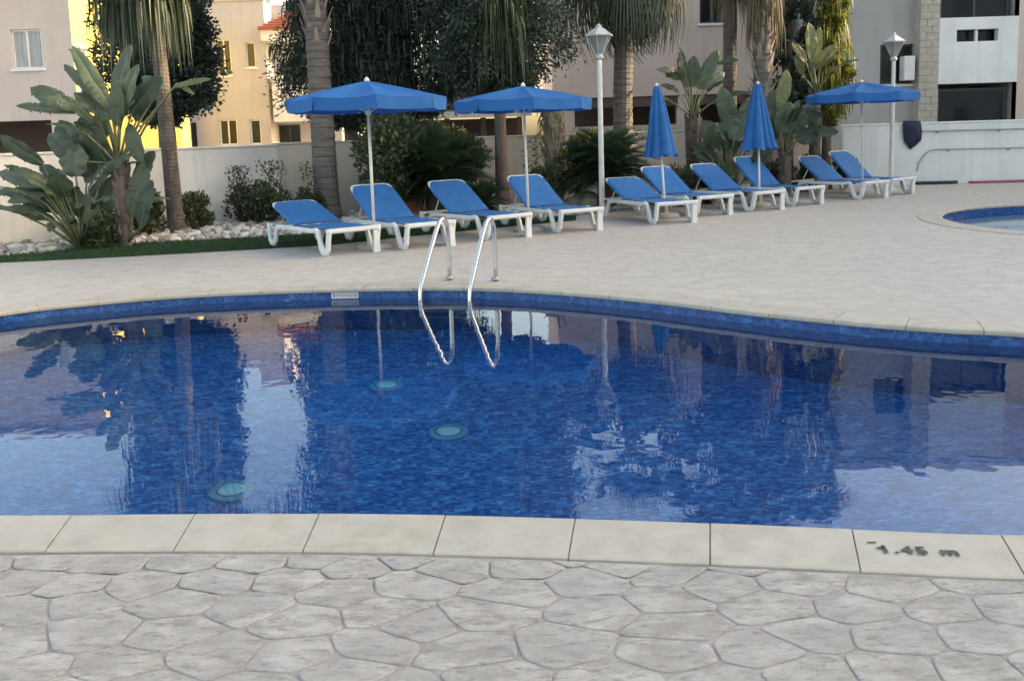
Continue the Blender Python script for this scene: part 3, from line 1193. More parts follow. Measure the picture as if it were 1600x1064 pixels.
def building_mid():
    Y = 27.0
    x0, x1 = P(862, 80, Y).x, P(1222, 80, Y).x
    zb = P(1000, 151, Y).z
    H = 7.1
    root = thing('apartment_building', 'pink block with a dark open porch below, behind the ringed palm trunk', 'building', ((x0 + x1) / 2, Y, 0))
    w1 = rect(1093, 1134, -60, 37, Y)
    w2 = (w1[0] - 3.6, w1[1] - 3.6, w1[2] + 0.4, w1[3])
    mb = MB()
    facade(mb, x0, x1, zb, H, [w1], Y)
    shell(mb, x0, x1, Y, Y + 8, zb, H)
    mb.add([(x0, Y, zb), (x1, Y, zb), (x1, Y + 8, zb), (x0, Y + 8, zb)], [(0, 3, 2, 1)])
    mb.build('wall', 'wall_pink', root, rel=True)
    window(root, w1, Y, 1, frame='dark_frame')
    # porch: dark back wall, columns, low rail
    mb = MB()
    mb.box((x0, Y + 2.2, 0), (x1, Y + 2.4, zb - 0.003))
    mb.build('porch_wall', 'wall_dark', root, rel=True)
    for px in (876, 1060, 1215):
        c = P(px, 180, Y).x
        MB().bbox((c, Y + 0.05, 0), (c + 0.42, Y + 0.47, zb - 0.003), 0.01).build('column', 'wall_pink', root, rel=True)
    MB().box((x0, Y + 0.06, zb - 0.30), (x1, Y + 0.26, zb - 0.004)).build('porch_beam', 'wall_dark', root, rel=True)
    zr = P(1000, 196, Y).z
    MB().bbox((x0 + 0.6, Y - 0.02, 0), (x1 - 0.5, Y + 0.04, zr), 0.01).build('porch_parapet', 'stone_beige', root, rel=True)
    return root


building_mid()


def garden_hut():
    Y = 23.5
    x0, x1 = P(585, 200, Y).x, P(812, 200, Y).x
    z1_ = P(700, 186, Y).z
    root = thing('garden_hut', 'low dark roofed bar hut glimpsed behind the cypress trunks', 'hut', ((x0 + x1) / 2, Y, 0))
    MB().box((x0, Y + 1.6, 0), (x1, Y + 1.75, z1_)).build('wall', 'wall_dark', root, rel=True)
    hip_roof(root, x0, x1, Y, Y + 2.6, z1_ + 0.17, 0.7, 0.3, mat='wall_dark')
    for k in range(5):
        x = x0 + (x1 - x0) * k / 4
        MB().bbox((x - 0.07, Y, 0), (x + 0.07, Y + 0.14, z1_ + 0.005), 0.008).build('post', 'bark', root, rel=True)
    MB().bbox((x0 + 0.1, Y - 0.1, 0), (x1 - 0.1, Y - 0.01, 1.05), 0.01).build('counter', 'stone_beige', root, rel=True)


garden_hut()


def building_right():
    Y = 23.4
    Yg = 23.8
    xg0 = P(1311, 80, Yg).x
    xg1 = P(1439, 80, Yg).x
    xp0, xp1 = P(1437, 90, Y).x, P(1467, 90, Y).x
    xw1 = P(1590, 90, Y).x
    xe = xw1 + 9.0
    H = 7.5
    root = thing('apartment_building', 'grey and white block with a stone clad pier and deep dark balconies', 'building', (xp0, Y, 0))
    wg = rect(1375, 1428, 70, 132, Yg)
    wg2 = (wg[0], wg[1], wg[2] + 2.75, wg[3] + 2.75)
    mb = MB()
    facade(mb, xg0, xg1 + 0.3, 0, H, [wg, wg2], Yg)
    shell(mb, xg0, xg1 + 0.3, Yg, Yg + 8, 0, H, right=False)
    mb.build('wall', 'wall_grey', root, rel=True)
    for w in (wg, wg2):
        window(root, w, Yg, 1, frame='dark_frame', sill=True)
    # air conditioners
    for px0, px1, py0, py1 in ((1412, 1429, 88, 126), (1314, 1337, 96, 131)):
        a, b, c, d = rect(px0, px1, py0, py1, Yg - 0.3)
        ac = MB().bbox((a, Yg - 0.34, c), (b, Yg - 0.03, d), 0.015).build('air_conditioner', 'sill', root, rel=True)
        if px0 > 1400:
            continue
        MB().lathe([(0.16, 0), (0.16, 0.012), (0.10, 0.012)], 16).build('fan_grille', 'dark_frame', ac)
        g = ac.children[0]
        g.rotation_euler = (R(90), 0, 0)
        g.location = ((a + b) / 2 - world_of(ac).x, Yg - 0.345 - world_of(ac).y, (c + d) / 2)
        if b - a < 0.35:
            g.scale = (0.7, 0.7, 0.7)
    # stone pier: core with coursed blocks
    pier = MB().box((xp0 + 0.012, Y + 0.012, 0), (xp1 - 0.012, Yg + 0.5, H + 0.3)).build('stone_pier', 'stone_beige', root, rel=True)
    z = 0.0
    k = 0
    hh = 0.178
    while z + hh < H + 0.3:
        off = pier_off = 0
        cut = xp0 + (xp1 - xp0) * (0.62 if k % 2 else 0.35)
        for a, b in ((xp0, cut - 0.004), (cut + 0.004, xp1)):
            MB().bbox((a, Y - random.uniform(0, 0.012), z + 0.003), (b, Y + 0.12, z + hh - 0.003), 0.005).build('stone_block', 'stone_beige', pier, rel=True)
        z += hh
        k += 1
    # white balcony bay
    zt, zb = P(1530, 27, Y).z, P(1530, 130, Y).z
    par_h = zt - zb
    slot = rect(1495, 1560, 46, 65, Y)
    store = zt - zb + (zb - 0.0) * 1.0
    mb = MB()
    facade(mb, xp1, xw1, zb, zt, [slot], Y, 0.2)
    mb.add([(xp1, Y + .2, zb), (xw1, Y + .2, zb), (xw1, Y + .2, zt), (xp1, Y + .2, zt)], []).add([(xp1, Y, zt), (xw1, Y, zt), (xw1, Y + .2, zt), (xp1, Y + .2, zt)], [(0, 1, 2, 3)])
    mb.add([(xp1, Y, zb), (xw1, Y, zb), (xw1, Y + 2.4, zb), (xp1, Y + 2.4, zb)], [(0, 3, 2, 1)])
    mb.build('balcony_parapet', 'wall_white', root, rel=True)
    sl = MB().box(((slot[0] + slot[1]) / 2 - 0.03, Y + 0.05, slot[2]), ((slot[0] + slot[1]) / 2 + 0.03, Y + 0.12, slot[3])).build('slot_divider', 'wall_white', root, rel=True)
    # upper face above the first floor opening
    zo = zt + 1.55
    mb = MB()
    facade(mb, xp1, xw1, zo, H, [], Y, 0.2)
    mb.add([(xp1, Y, zo), (xw1, Y, zo), (xw1, Y + 2.4, zo), (xp1, Y + 2.4, zo)], [(0, 3, 2, 1)])
    mb.build('wall', 'wall_white', root, rel=True)
    # recesses
    for (c, d) in ((0.0, zb - 0.002), (zt - 1.0, zo - 0.002)):
        mb = MB()
        mb.add([(xp1 + .002, Y + 2.4, c), (xw1 - .002, Y + 2.4, c), (xw1 - .002, Y + 2.4, d), (xp1 + .002, Y + 2.4, d), (xp1 + .002, Y + .21, c), (xw1 - .002, Y + .21, c), (xw1 - .002, Y + .21, d), (xp1 + .002, Y + .21, d)],
               [(0, 1, 2, 3), (4, 0, 3, 7), (1, 5, 6, 2)])
        mb.build('balcony_recess', 'wall_grey', root, rel=True)
        g0, g1 = xp1 + 0.12, xw1 - 0.12
        window(root, (g0, g1, max(c, 0.05) + 0.02, d - 0.12), Y + 0.22, 0 if c == 0 else 1, frame='dark_frame', sill=False)
    # right hand wall and roof
    mb = MB()
    hR = (xw1 + 2.5, xw1 + 3.9, zt + 0.2, zt + 1.4)
    hL = (xw1 + 2.5, xw1 + 3.9, 0.9, 2.1)
    facade(mb, xw1, xe, 0, H, [hR, hL], Y)
    shell(mb, xp1, xe, Y + 2.42, Y + 9, 0, H)
    mb.add([(xw1, Y, 0), (xe, Y, 0), (xe, Y + 2.42, 0), (xw1, Y + 2.42, 0), (xw1, Y, H), (xe, Y, H), (xe, Y + 2.42, H), (xw1, Y + 2.42, H)], [(1, 2, 6, 5), (4, 5, 6, 7)])
    mb.build('wall', 'wall_pink', root, rel=True)
    window(root, hR, Y)
    window(root, hL, Y)
    MB().bbox((xp1 + 0.003, Y - 0.06, H + 0.002), (xe, Y + 9, H + 0.25), 0.02).build('roof_slab', 'wall_white', root, rel=True)
    MB().bbox((xg0 - 0.05, Yg - 0.08, H + 0.003), (xp0, Yg + 8, H + 0.22), 0.02).build('roof_slab', 'wall_grey', root, rel=True)
    return root


building_right()


def building_side():
    """unseen block right of the pool, added to lay shade over the terrace"""
    X, y0, y1, H = 26.0, -22.0, 20.4, 12.0  # added out of view to keep the low sun off the terrace
    root = thing('added_shade_block', 'unseen cream block added right of the paddling pool to shade the terrace', 'building', (X, 0, 0))
    mb = MB()
    # the face towards the pool (normal -x), built as a facade and turned
    holes = []
    for k in range(8):
        for s in range(3):
            ya = -20 + k * 4.9
            holes.append((ya, ya + 1.7, 1.0 + s * 3.2, 2.3 + s * 3.2))
    f = MB()
    facade(f, y0, y1, 0, H, holes, 0.0)
    f.v = [(X + b, -a - 0 + 0, c) if False else (X + b, a, c) for a, b, c in f.v]
    f.f = [tuple(reversed(q)) for q in f.f]
    f.build('wall', 'wall_cream', root, rel=True)
    mb.add([(X, y0, 0), (X + 9, y0, 0), (X + 9, y1, 0), (X, y1, 0), (X, y0, H), (X + 9, y0, H), (X + 9, y1, H), (X, y1, H)], [(0, 1, 5, 4), (1, 2, 6, 5), (2, 3, 7, 6), (4, 5, 6, 7)])
    mb.build('wall', 'wall_cream', root, rel=True)
    for a, b, c, d in holes:
        w = MB().box((X + 0.08, a, c), (X + 0.12, b, d)).build('window', 'glass', root, rel=True)
        MB().box((X + 0.05, (a + b) / 2 - 0.03, c), (X + 0.079, (a + b) / 2 + 0.03, d)).build('frame', 'sill', w, rel=True)
    root2 = thing('added_shade_block', 'unseen lower cream block added to cut off the low sunbeam', 'building', (X + 2, y1 + 0.01, 0))  # added lower blocker, lets the sun through only above the wall and deck
    MB().bbox((X + 2, y1 + 0.01, 0), (X + 9, 26, 8.6), 0.02).build('wall', 'wall_cream', root2, rel=True)
    MB().bbox((X + 1.9, y1 + 0.012, 8.602), (X + 9, 26, 8.8), 0.02).build('roof', 'wall_white', root2, rel=True)
    mb = MB().box((X + 1.96, y1 + 1.5, 0), (X + 1.999, y1 + 2.5, 2.1)).build('door', 'wall_dark', root2, rel=True)


building_side()


# ------------------------------------------------------------------ trees
def lumpy(a, z, ph):
    return 1 + 0.16 * np.sin(3 * a + 2.1 * z + ph) + 0.11 * np.sin(5 * a - 3.3 * z + 2 * ph) + 0.08 * np.sin(9 * a + 6.1 * z + 3 * ph)


def crown_arrays(base, z0, z1, prof, n, leaf, hang, ph, wid):
    """leaves spread through a crown whose radius at height fraction t is prof(t)"""
    nc = max(40, n // 105)
    t = rng.uniform(0, 1, nc)
    z = z0 + (z1 - z0) * t
    a = rng.uniform(0, 2 * math.pi, nc)
    r = prof(t) * lumpy(a, z, ph) * np.clip(rng.uniform(0.12, 1.0, nc) ** 0.5, 0.1, 1.0) * 0.95
    cc = np.column_stack([base[0] + r * np.cos(a), base[1] + r * np.sin(a), z])
    k = rng.integers(0, nc, n)
    sg = np.clip(prof(t) * 0.105, 0.045, 0.15)[k]
    off = rng.normal(0, 1, (n, 3)) * sg[:, None] * np.array([1.0, 1.0, 1.15])
    c = cc[k] + off
    out_ = np.column_stack([np.cos(a), np.sin(a), np.zeros(nc)])[k]
    od = off / (np.linalg.norm(off, axis=1, keepdims=True) + 1e-6)
    d = out_ * 0.5 * (1 - abs(hang)) + od * 0.6 + np.array([0, 0, hang]) + rng.normal(0, 0.3, (n, 3))
    d /= np.linalg.norm(d, axis=1, keepdims=True)
    L = rng.uniform(0.6, 1.4, n) * leaf
    return leaf_arrays(c, d * L[:, None], L * wid)


def strands(base, z0, z1, rad, n, length, ph, w=0.016):
    """hanging strands: chains of narrow leaves falling from points of the crown"""
    V = []
    a = rng.uniform(0, 2 * math.pi, n)
    z = rng.uniform(z0, z1, n)
    r = rad(((z - z0) / (z1 - z0))) * lumpy(a, z, ph) * rng.uniform(0.55, 1.05, n)
    L = rng.uniform(0.5, 1.2, n) * length
    x = base[0] + r * np.cos(a)
    y = base[1] + r * np.sin(a)
    ox = np.cos(a) * rng.uniform(0.02, 0.14, n)
    oy = np.sin(a) * rng.uniform(0.02, 0.14, n)
    sa = rng.uniform(0, math.pi, n)
    sx, sy = np.cos(sa) * w, np.sin(sa) * w
    p0 = np.stack([x, y, z], 1)
    p1 = np.stack([x + ox * .7, y + oy * .7, z - L * 0.35], 1)
    p2 = np.stack([x + ox, y + oy, z - L], 1)
    s = np.stack([sx, sy, np.zeros(n)], 1)
    v = np.stack([p0 - s, p0 + s, p1 + s, p1 - s, p2], 1).reshape(-1, 3)
    k = np.arange(n)[:, None] * 5
    f = [tuple(q) for q in (k + np.array([[0, 1, 2, 3]])).tolist()] + [tuple(q) for q in (k + np.array([[3, 2, 4]])).tolist()]
    return v, f


def conifer(label, base, trunk_r, z0, H, prof, n, leaf, hang=-0.3, mat='f_dark', weep=None, name='cypress_tree', wid=0.42, lean=(0, 0)):
    b = Vector(base)
    root = thing(name, label, 'tree', tuple(b))
    ph = random.uniform(0, 6)
    path = [(lean[0] * t, lean[1] * t, -0.05 + t * H * 0.9) for t in (0, 0.02, 0.1, 0.3, 0.6, 1.0)]
    tr = MB()
    tr.tube(path, [trunk_r * 1.5, trunk_r * 1.2, trunk_r, trunk_r * 0.8, trunk_r * 0.5, 0.02], 10)
    r2 = random.Random(int(b.x * 100))
    for k in range(26):
        t = r2.uniform(0.08, 0.85)
        zz = z0 + (H - z0) * t
        a = r2.uniform(0, 6.28)
        rr = float(prof(np.array([t]))[0]) * 0.8
        tr.tube([(0, 0, zz - 0.4), (math.cos(a) * rr * 0.5, math.sin(a) * rr * 0.5, zz - 0.12), (math.cos(a) * rr, math.sin(a) * rr, zz + 0.05)], [trunk_r * 0.3, trunk_r * 0.2, 0.008], 5)
    tr.build('trunk', 'bark', root, smooth=True)
    v, f = crown_arrays((0, 0), z0, H, prof, n, leaf, hang, ph, wid)
    cr = arr_mesh('crown', v, f, mat, root)
    if weep:
        cnt, length, wm, fz0, fz1 = weep[:5]
        if len(weep) > 5:                    # one narrow curtain on the side of the crown
            v, f = strands((0, weep[6]), fz0, fz1, lambda t: weep[5] * np.sqrt(rng.uniform(0.02, 1, len(t))), cnt, length, ph)
        else:
            v, f = strands((0, 0), fz0, fz1, lambda t: prof(np.clip((fz0 + (fz1 - fz0) * t - z0) / (H - z0), 0, 1)) * 0.98, cnt, length, ph)
        arr_mesh('hanging_strands', v, f, wm, cr)
    return root


def prof_column(Rm, low=0.25):
    return lambda t: Rm * np.clip(np.minimum((np.asarray(t) + low * 0.3) / low, 1.0), 0.2, 1) * np.clip(1.15 - 0.75 * np.asarray(t) ** 1.6, 0.05, 1)


# big weeping cypresses between the parasols
b1 = P(556, 352, 18.6); b1.z = 0
conifer('dark dense cypress with a brown trunk behind the ringed palm', b1, 0.16, 1.75, 9.5, prof_column(1.30, 0.10), 110000, 0.075, -0.1, 'f_dark', (2600, 0.40, 'f_dark', 2.6, 6.5))
b1b = P(648, 330, 19.2); b1b.z = 0
conifer('tall dark cypress standing between the two open parasols', b1b, 0.15, 1.9, 10.0, prof_column(1.55, 0.12), 110000, 0.080, -0.2, 'f_dark', (4200, 0.5, 'f_dark', 2.4, 6.5))
b2 = G(786, 335); b2.z = 0
conifer('weeping cypress with pale hanging strands and slim dark trunk', b2, 0.12, 2.2, 9.8, prof_column(1.28, 0.12), 120000, 0.085, -0.3, 'f_dark', (2600, 0.8, 'f_weep', 3.1, 7.0, 0.48, -0.85))
# left dark tree behind the palm
b3 = P(268, 300, 18.6); b3.z = 0
conifer('broad dark evergreen behind the drooping palm by the pink house', b3, 0.2, 1.95, 8.6, prof_column(1.06, 0.12), 100000, 0.078, 0.0, 'f_dark', None, 'evergreen_tree', 0.75)
# right cypress and golden tree
b4 = P(1232, 250, 21.0); b4.z = 0
conifer('narrow dark cypress beside the sunlit golden tree', b4, 0.12, 1.6, 7.6, prof_column(0.55, 0.10), 16000, 0.13, 0.2, 'f_dark')
b5 = P(1291, 250, 21.0); b5.z = 0
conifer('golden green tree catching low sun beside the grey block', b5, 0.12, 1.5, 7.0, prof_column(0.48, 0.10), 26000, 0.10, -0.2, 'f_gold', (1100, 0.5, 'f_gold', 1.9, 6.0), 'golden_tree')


# ------------------------------------------------------------------ palms
def frond_mesh(name, pet, rad, droop, nseg=30, spread=82):
    mb = MB()
    pts = []
    for k in range(6):
        t = k / 5
        pts.append((pet * t, 0, -droop * 0.25 * pet * t * t))
    mb.tube(pts, [0.022, 0.02, 0.018, 0.016, 0.014, 0.012], 5)
    ex, ez = pts[-1][0], pts[-1][2]
    for s in range(nseg):
        a = R(-spread + 2 * spread * s / (nseg - 1))
        L = rad * (0.75 + 0.25 * math.cos(a * 0.9)) * random.uniform(0.9, 1.08)
        prev = None
        w0 = 0.017
        rows = []
        dirx, diry = math.cos(a), math.sin(a)
        for j, t in enumerate((0.0, 0.35, 0.65, 0.85, 1.0)):
            flat = L * t
            fall = droop * rad * (max(0, t - 0.25) ** 1.7) * 1.15
            reach = flat * (1 - 0.32 * min(1.0, droop) * t * t)
            c = Vector((ex + dirx * reach, diry * reach, ez - fall + 0.06 * abs(diry) * t))
            w = w0 * (1.0 if t < 0.6 else (1.05 - t) * 2.0) + 0.003
            sv = Vector((-diry, dirx, 0.25)) * w
            rows.append((c - sv, c + sv))
        for (a0, a1), (b0, b1_) in zip(rows, rows[1:]):
            mb.add([a0, a1, b1_, b0], [(0, 1, 2, 3)])
    return mb.mesh(name)


FROND = {'young': frond_mesh('frond_upright', 0.75, 0.85, 0.35), 'mid': frond_mesh('frond_arching', 0.8, 0.95, 0.9), 'old': frond_mesh('frond_hanging', 0.7, 1.05, 1.35)}
for k_, m_ in FROND.items():
    m_.materials.append(M['f_palm'])
DRY = frond_mesh('frond_dry', 0.6, 0.95, 1.1, 20, 50)
DRY.materials.append(M['thatch'])


def ringed_trunk(r0, r1, h, step, amp=0.04, lean=(0, 0)):
    rings = []
    n = 14
    z = -0.05
    k = 0
    prof = []
    while z < h:
        t = max(0, z) / h
        r = r0 + (r1 - r0) * min(1, t * 1.6) if t < 0.62 else r1
        flare = 0.25 * r0 * math.exp(-max(0, z) * 5)
        r = r + flare
        st = step * random.uniform(0.75, 1.25)
        prof += [(z, r * (1 - amp)), (z + st * 0.12, r * (1 + amp * 0.8)), (z + st * 0.55, r * (1 + amp * 0.3)), (z + st * 0.97, r * (1 - amp * 0.6))]
        z += st
    mb = MB()
    for zz, r in prof:
        cx, cy = lean[0] * zz / h, lean[1] * zz / h
        rings.append([(cx + r * math.cos(2 * math.pi * i / n) * (1 + 0.02 * math.sin(i * 3 + zz * 5)), cy + r * math.sin(2 * math.pi * i / n), zz + 0.012 * math.sin(i * 2.1 + zz * 9)) for i in range(n)])
    mb.rings(rings, True, True)
    return mb


def palm(label, base, r0, r1, h, mat='trunk_palm', step=0.11, boots=None, fronds=34, dry=0, scale=1.0, lean=(0, 0), old_frac=0.4, seed=1, skirt=None, skirt_mat=('thatch', None)):
    b = Vector(base)
    root = thing('palm_tree', label, 'palm', tuple(b), group=None)
    tr = ringed_trunk(r0, r1, h, step, lean=lean).build('trunk', mat, root, smooth=False)
    r2 = random.Random(seed)
    if boots:
        z0, z1, cnt = boots
        for k in range(cnt):
            z = z0 + (z1 - z0) * (k + r2.random()) / cnt
            a = k * 2.4 + r2.uniform(-0.2, 0.2)
            L = r2.uniform(0.22, 0.40)
            w = r2.uniform(0.05, 0.08)
            mb = MB()
            mb.tube([(r1 * 0.85, 0, 0), (r1 + 0.035, 0, L * 0.5), (r1 + 0.10 + r2.uniform(-0.02, 0.05), 0, L)], [w, w * 0.7, w * 0.35], 6, flat=(0.35, 1.0))
            o = mb.build('leaf_base', 'boots', root)
            o.location = (lean[0] * z / h, lean[1] * z / h, z)
            o.rotation_euler = (0, 0, a)
    top = Vector((lean[0], lean[1], h - 0.02))
    for k in range(fronds):
        t = (k + 0.5) / fronds
        a = k * 2.39996 + r2.uniform(-0.2, 0.2)
        if t < 0.25:
            me, el = FROND['young'], r2.uniform(45, 80)
        elif t < 1 - old_frac:
            me, el = FROND['mid'], r2.uniform(5, 45)
        else:
            me, el = FROND['old'], r2.uniform(-62, -5)
        o = link('frond', me, root)
        o.location = top + Vector((math.cos(a) * r1 * 0.5, math.sin(a) * r1 * 0.5, (0.5 - t) * 0.35))
        o.rotation_euler = (r2.uniform(-0.25, 0.25), -R(el), a)
        s = scale * r2.uniform(0.85, 1.15)
        o.scale = (s, s, s)
    for k in range(dry):
        a = k * 2.39996 + 0.7
        o = link('dry_frond', DRY, root)
        o.location = top + Vector((math.cos(a) * r1 * 0.8, math.sin(a) * r1 * 0.8, -0.15 - 0.5 * k / max(1, dry)))
        o.rotation_euler = (r2.uniform(-0.3, 0.3), R(r2.uniform(62, 84)), a)
        s = scale * r2.uniform(0.7, 1.05)
        o.scale = (s, s, s)
    if skirt:
        z0, z1, cnt, length = skirt
        v, f = strands((0, 0), z0, z1, lambda t: np.full_like(np.asarray(t, dtype=float), skirt_mat[1] or r1 * 1.25), cnt, length, 1.0, 0.014)
        v[:, 0] += lean[0] * (0.8 if skirt_mat[0] == 'thatch' else 2.0)
        arr_mesh('thatch', v, f, skirt_mat[0], root)
    return root


pb = G(277, 367); pb.z = 0
palm('drooping palm with a plain brown trunk rising from the white gravel', pb, 0.130, 0.112, 5.4, 'trunk_palm_brown', 0.06, None, 34, 0, 1.0, (-0.14, 0.05), 0.35, 11, (3.7, 5.3, 900, 1.15), ('f_palm', 0.62))
pb = G(513, 347); pb.z = 0
palm('thick grey ringed palm trunk with peeling leaf bases beside blue parasol', pb, 0.225, 0.195, 7.2, 'trunk_palm', 0.17, (3.1, 6.6, 70), 34, 0, 1.25, (-0.05, 0), 0.4, 12)
pb = P(972, 300, 19.3); pb.z = 0
palm('smooth ringed palm behind the lamp post and cycad', pb, 0.215, 0.20, 5.15, 'trunk_palm', 0.12, (4.3, 5.0, 18), 30, 8, 1.05, (0.12, 0), 0.42, 13)
pb = P(1140, 300, 20.4); pb.z = 0
palm('slender brown palm trunk between the two closed parasols', pb, 0.16, 0.15, 6.7, 'trunk_palm_brown', 0.12, None, 38, 8, 1.2, (0.02, 0), 0.3, 14, (4.6, 6.5, 520, 0.95), ('thatch', 0.30))
pb = P(1192, 300, 20.0); pb.z = 0
palm('shaggy palm with hanging thatch behind the closed parasol', pb, 0.22, 0.20, 6.9, 'trunk_palm', 0.15, (2.0, 6.0, 90), 40, 8, 1.2, (-0.03, 0), 0.3, 15, (3.9, 6.6, 900, 0.95), ('thatch', 0.34))
pb = P(868, 300, 18.6); pb.z = 0
palm('short stubby palm trunk with old leaf bases behind the blue loungers', pb, 0.16, 0.17, 2.0, 'boots', 0.10, (0.6, 2.0, 40), 0, 0, 0.8, (-0.05, 0), 0.3, 16, (1.2, 2.1, 120, 0.35))


# ------------------------------------------------------------------ paddle-leaved plants (bird of paradise)
def blade(root, base, tip, width, stalk_from=None, mat='f_strel', curl=0.25, tears=3, face=None):
    base, tip = Vector(base), Vector(tip)
    o0 = world_of(root)
    ax = tip - base
    L = ax.length
    u = ax / L
    view = Vector((0, -1, 0.25)) if face is None else Vector(face)
    view = view.normalized()
    side = u.cross(view)
    if side.length < 0.15:
        side = u.cross(Vector((0.3, 0, 1)))
    side.normalize()
    nrm = side.cross(u).normalized()
    n = 12
    mb = MB()
    tear_at = set(random.sample(range(2, n - 1), min(n - 4, tears + 2))) if tears else set()
    sag = Vector((0, 0, -1)) * L * curl
    for sgn in (-1, 1):
        rows = []
        for k in range(n + 1):
            t = k / n
            w = width * 0.5 * (math.sin(math.pi * min(1, t * 0.93 + 0.05)) ** 0.62) * (1.0 if t < 0.97 else 0.5)
            cen = base + u * (L * t) + sag * (t * t) * 0.6 + nrm * (0.05 * L * math.sin(math.pi * t))
            wave = 0.06 * width * math.sin(t * 17 + sgn)
            e1 = cen + side * (sgn * w * 0.55) + nrm * (0.16 * w)
            e2 = cen + side * (sgn * w) + nrm * (0.10 * w + wave) + Vector((0, 0, -0.12 * w))
            rows.append((cen, e1, e2))
        out_rows = []
        for k, (c0, c1, c2) in enumerate(rows):
            out_rows.append((c0, c1, c2))
            if k in tear_at and random.random() < 0.75:          # a torn notch running in from the edge
                q = (k + 0.5) / n
                d_ = u * (L / n)
                out_rows.append((c0 + d_ * 0.35, c1 + d_ * 0.35, c2 + d_ * 0.30))
                out_rows.append((c0 + d_ * 0.42, c0 + (c1 - c0) * 0.9 + d_ * 0.42, c0 + (c2 - c0) * random.uniform(0.45, 0.6) + d_ * 0.4))
                out_rows.append((c0 + d_ * 0.50, c1 + d_ * 0.50, c2 + d_ * 0.62 + Vector((0, 0, -0.03))))
        mb.rings(out_rows if sgn > 0 else [tuple(reversed(r_)) for r_ in out_rows], closed=False)
    lf = mb.build('leaf', mat, root, smooth=True, rel=True)
    if stalk_from is not None:
        s = Vector(stalk_from)
        mid = (s + base) * 0.5 + Vector((0, 0, 0.05 * (base - s).length))
        rib = [s, mid, base] + [base + u * (L * t) + sag * (t * t) * 0.6 + nrm * (0.05 * L * math.sin(math.pi * t) - 0.004) for t in (0.3, 0.6, 0.9)]
        st = MB().tube(rib, [0.022, 0.017, 0.013, 0.010, 0.007, 0.003], 6).build('stalk', 'f_stalk', lf, smooth=True, rel=True)
    return lf


def paddle_plant(label, base, leaves, trunk=None, mat='f_strel', extra=0, hub=None):
    b = Vector(base)
    root = thing('bird_of_paradise_plant', label, 'plant', tuple(b))
    Y = b.y
    hubp = Vector(hub) if hub is not None else b
    if trunk:
        r0, r1, h = trunk
        tb = MB()
        pts, rad = [], []
        k = 0
        z = -0.03
        while z < h:
            pts.append((random.uniform(-0.008, 0.008), random.uniform(-0.008, 0.008), z))
            rad.append((r0 + (r1 - r0) * z / h) * random.uniform(0.90, 1.04))
            z += random.uniform(0.03, 0.07)
            k += 1
        tb.tube(pts, rad, 11)
        q = 0
        z = 0.12
        while z < h:                          # old leaf bases wrapped round the stem
            a = q * 2.1 + random.uniform(-0.3, 0.3)
            rr_ = r0 + (r1 - r0) * z / h
            ca, sa = math.cos(a), math.sin(a)
            Ls = random.uniform(0.12, 0.22)
            tb.tube([(ca * rr_ * 0.8, sa * rr_ * 0.8, z), (ca * (rr_ + 0.012), sa * (rr_ + 0.012), z + Ls * 0.6), (ca * (rr_ + 0.035), sa * (rr_ + 0.035), z + Ls)], [0.05, 0.038, 0.012], 6)
            z += 0.045
            q += 1
        tb.build('trunk', 'trunk_palm_brown', root)
        hubp = b + Vector((0, 0, h - 0.05))
    for lf in leaves:
        (bx, by), (tx, ty), w = lf[0], lf[1], lf[2]
        m_ = lf[3] if len(lf) > 3 else mat
        d1 = random.uniform(-0.25, 0.15)
        d2 = d1 + random.uniform(-0.25, 0.25)
        B = P(bx, by, Y + d1)
        T = P(tx, ty, Y + d2)
        wm = w * Y / FPX
        stalk = Vector((hubp.x + random.uniform(-0.06, 0.06), hubp.y + random.uniform(-0.06, 0.06), hubp.z if trunk else 0.0))
        if stalk.z > B.z - 0.02:
            stalk.z = max(0.02, B.z - 0.25)
        blade(root, B, T, wm, stalk, m_, curl=0.10, tears=random.choice((1, 2, 3)), face=(random.uniform(-0.35, 0.35), -1, random.uniform(0.1, 0.5)))
    r2 = random.Random(len(leaves) + int(b.x * 10))
    for k in range(extra):
        a = r2.uniform(0, 6.28)
        el = r2.uniform(35, 80)
        Ls = r2.uniform(0.5, 1.15) * (1.0 if not trunk else 0.9)
        dv = Vector((math.cos(a) * math.cos(R(el)), math.sin(a) * math.cos(R(el)), math.sin(R(el))))
        B = hubp + dv * Ls
        if not trunk:
            B.z = max(B.z, 0.3)
        dv2 = (dv + Vector((math.cos(a) * 0.45, math.sin(a) * 0.45, -0.25))).normalized()
        blade(root, B, B + dv2 * r2.uniform(0.40, 0.85), r2.uniform(0.13, 0.28), hubp if trunk else b, mat, curl=0.25, tears=2, face=(dv.x * 0.2, -0.6, 1.0))
    return root


def z1(x, y):
    return (x / 2.533, y / 2.533)


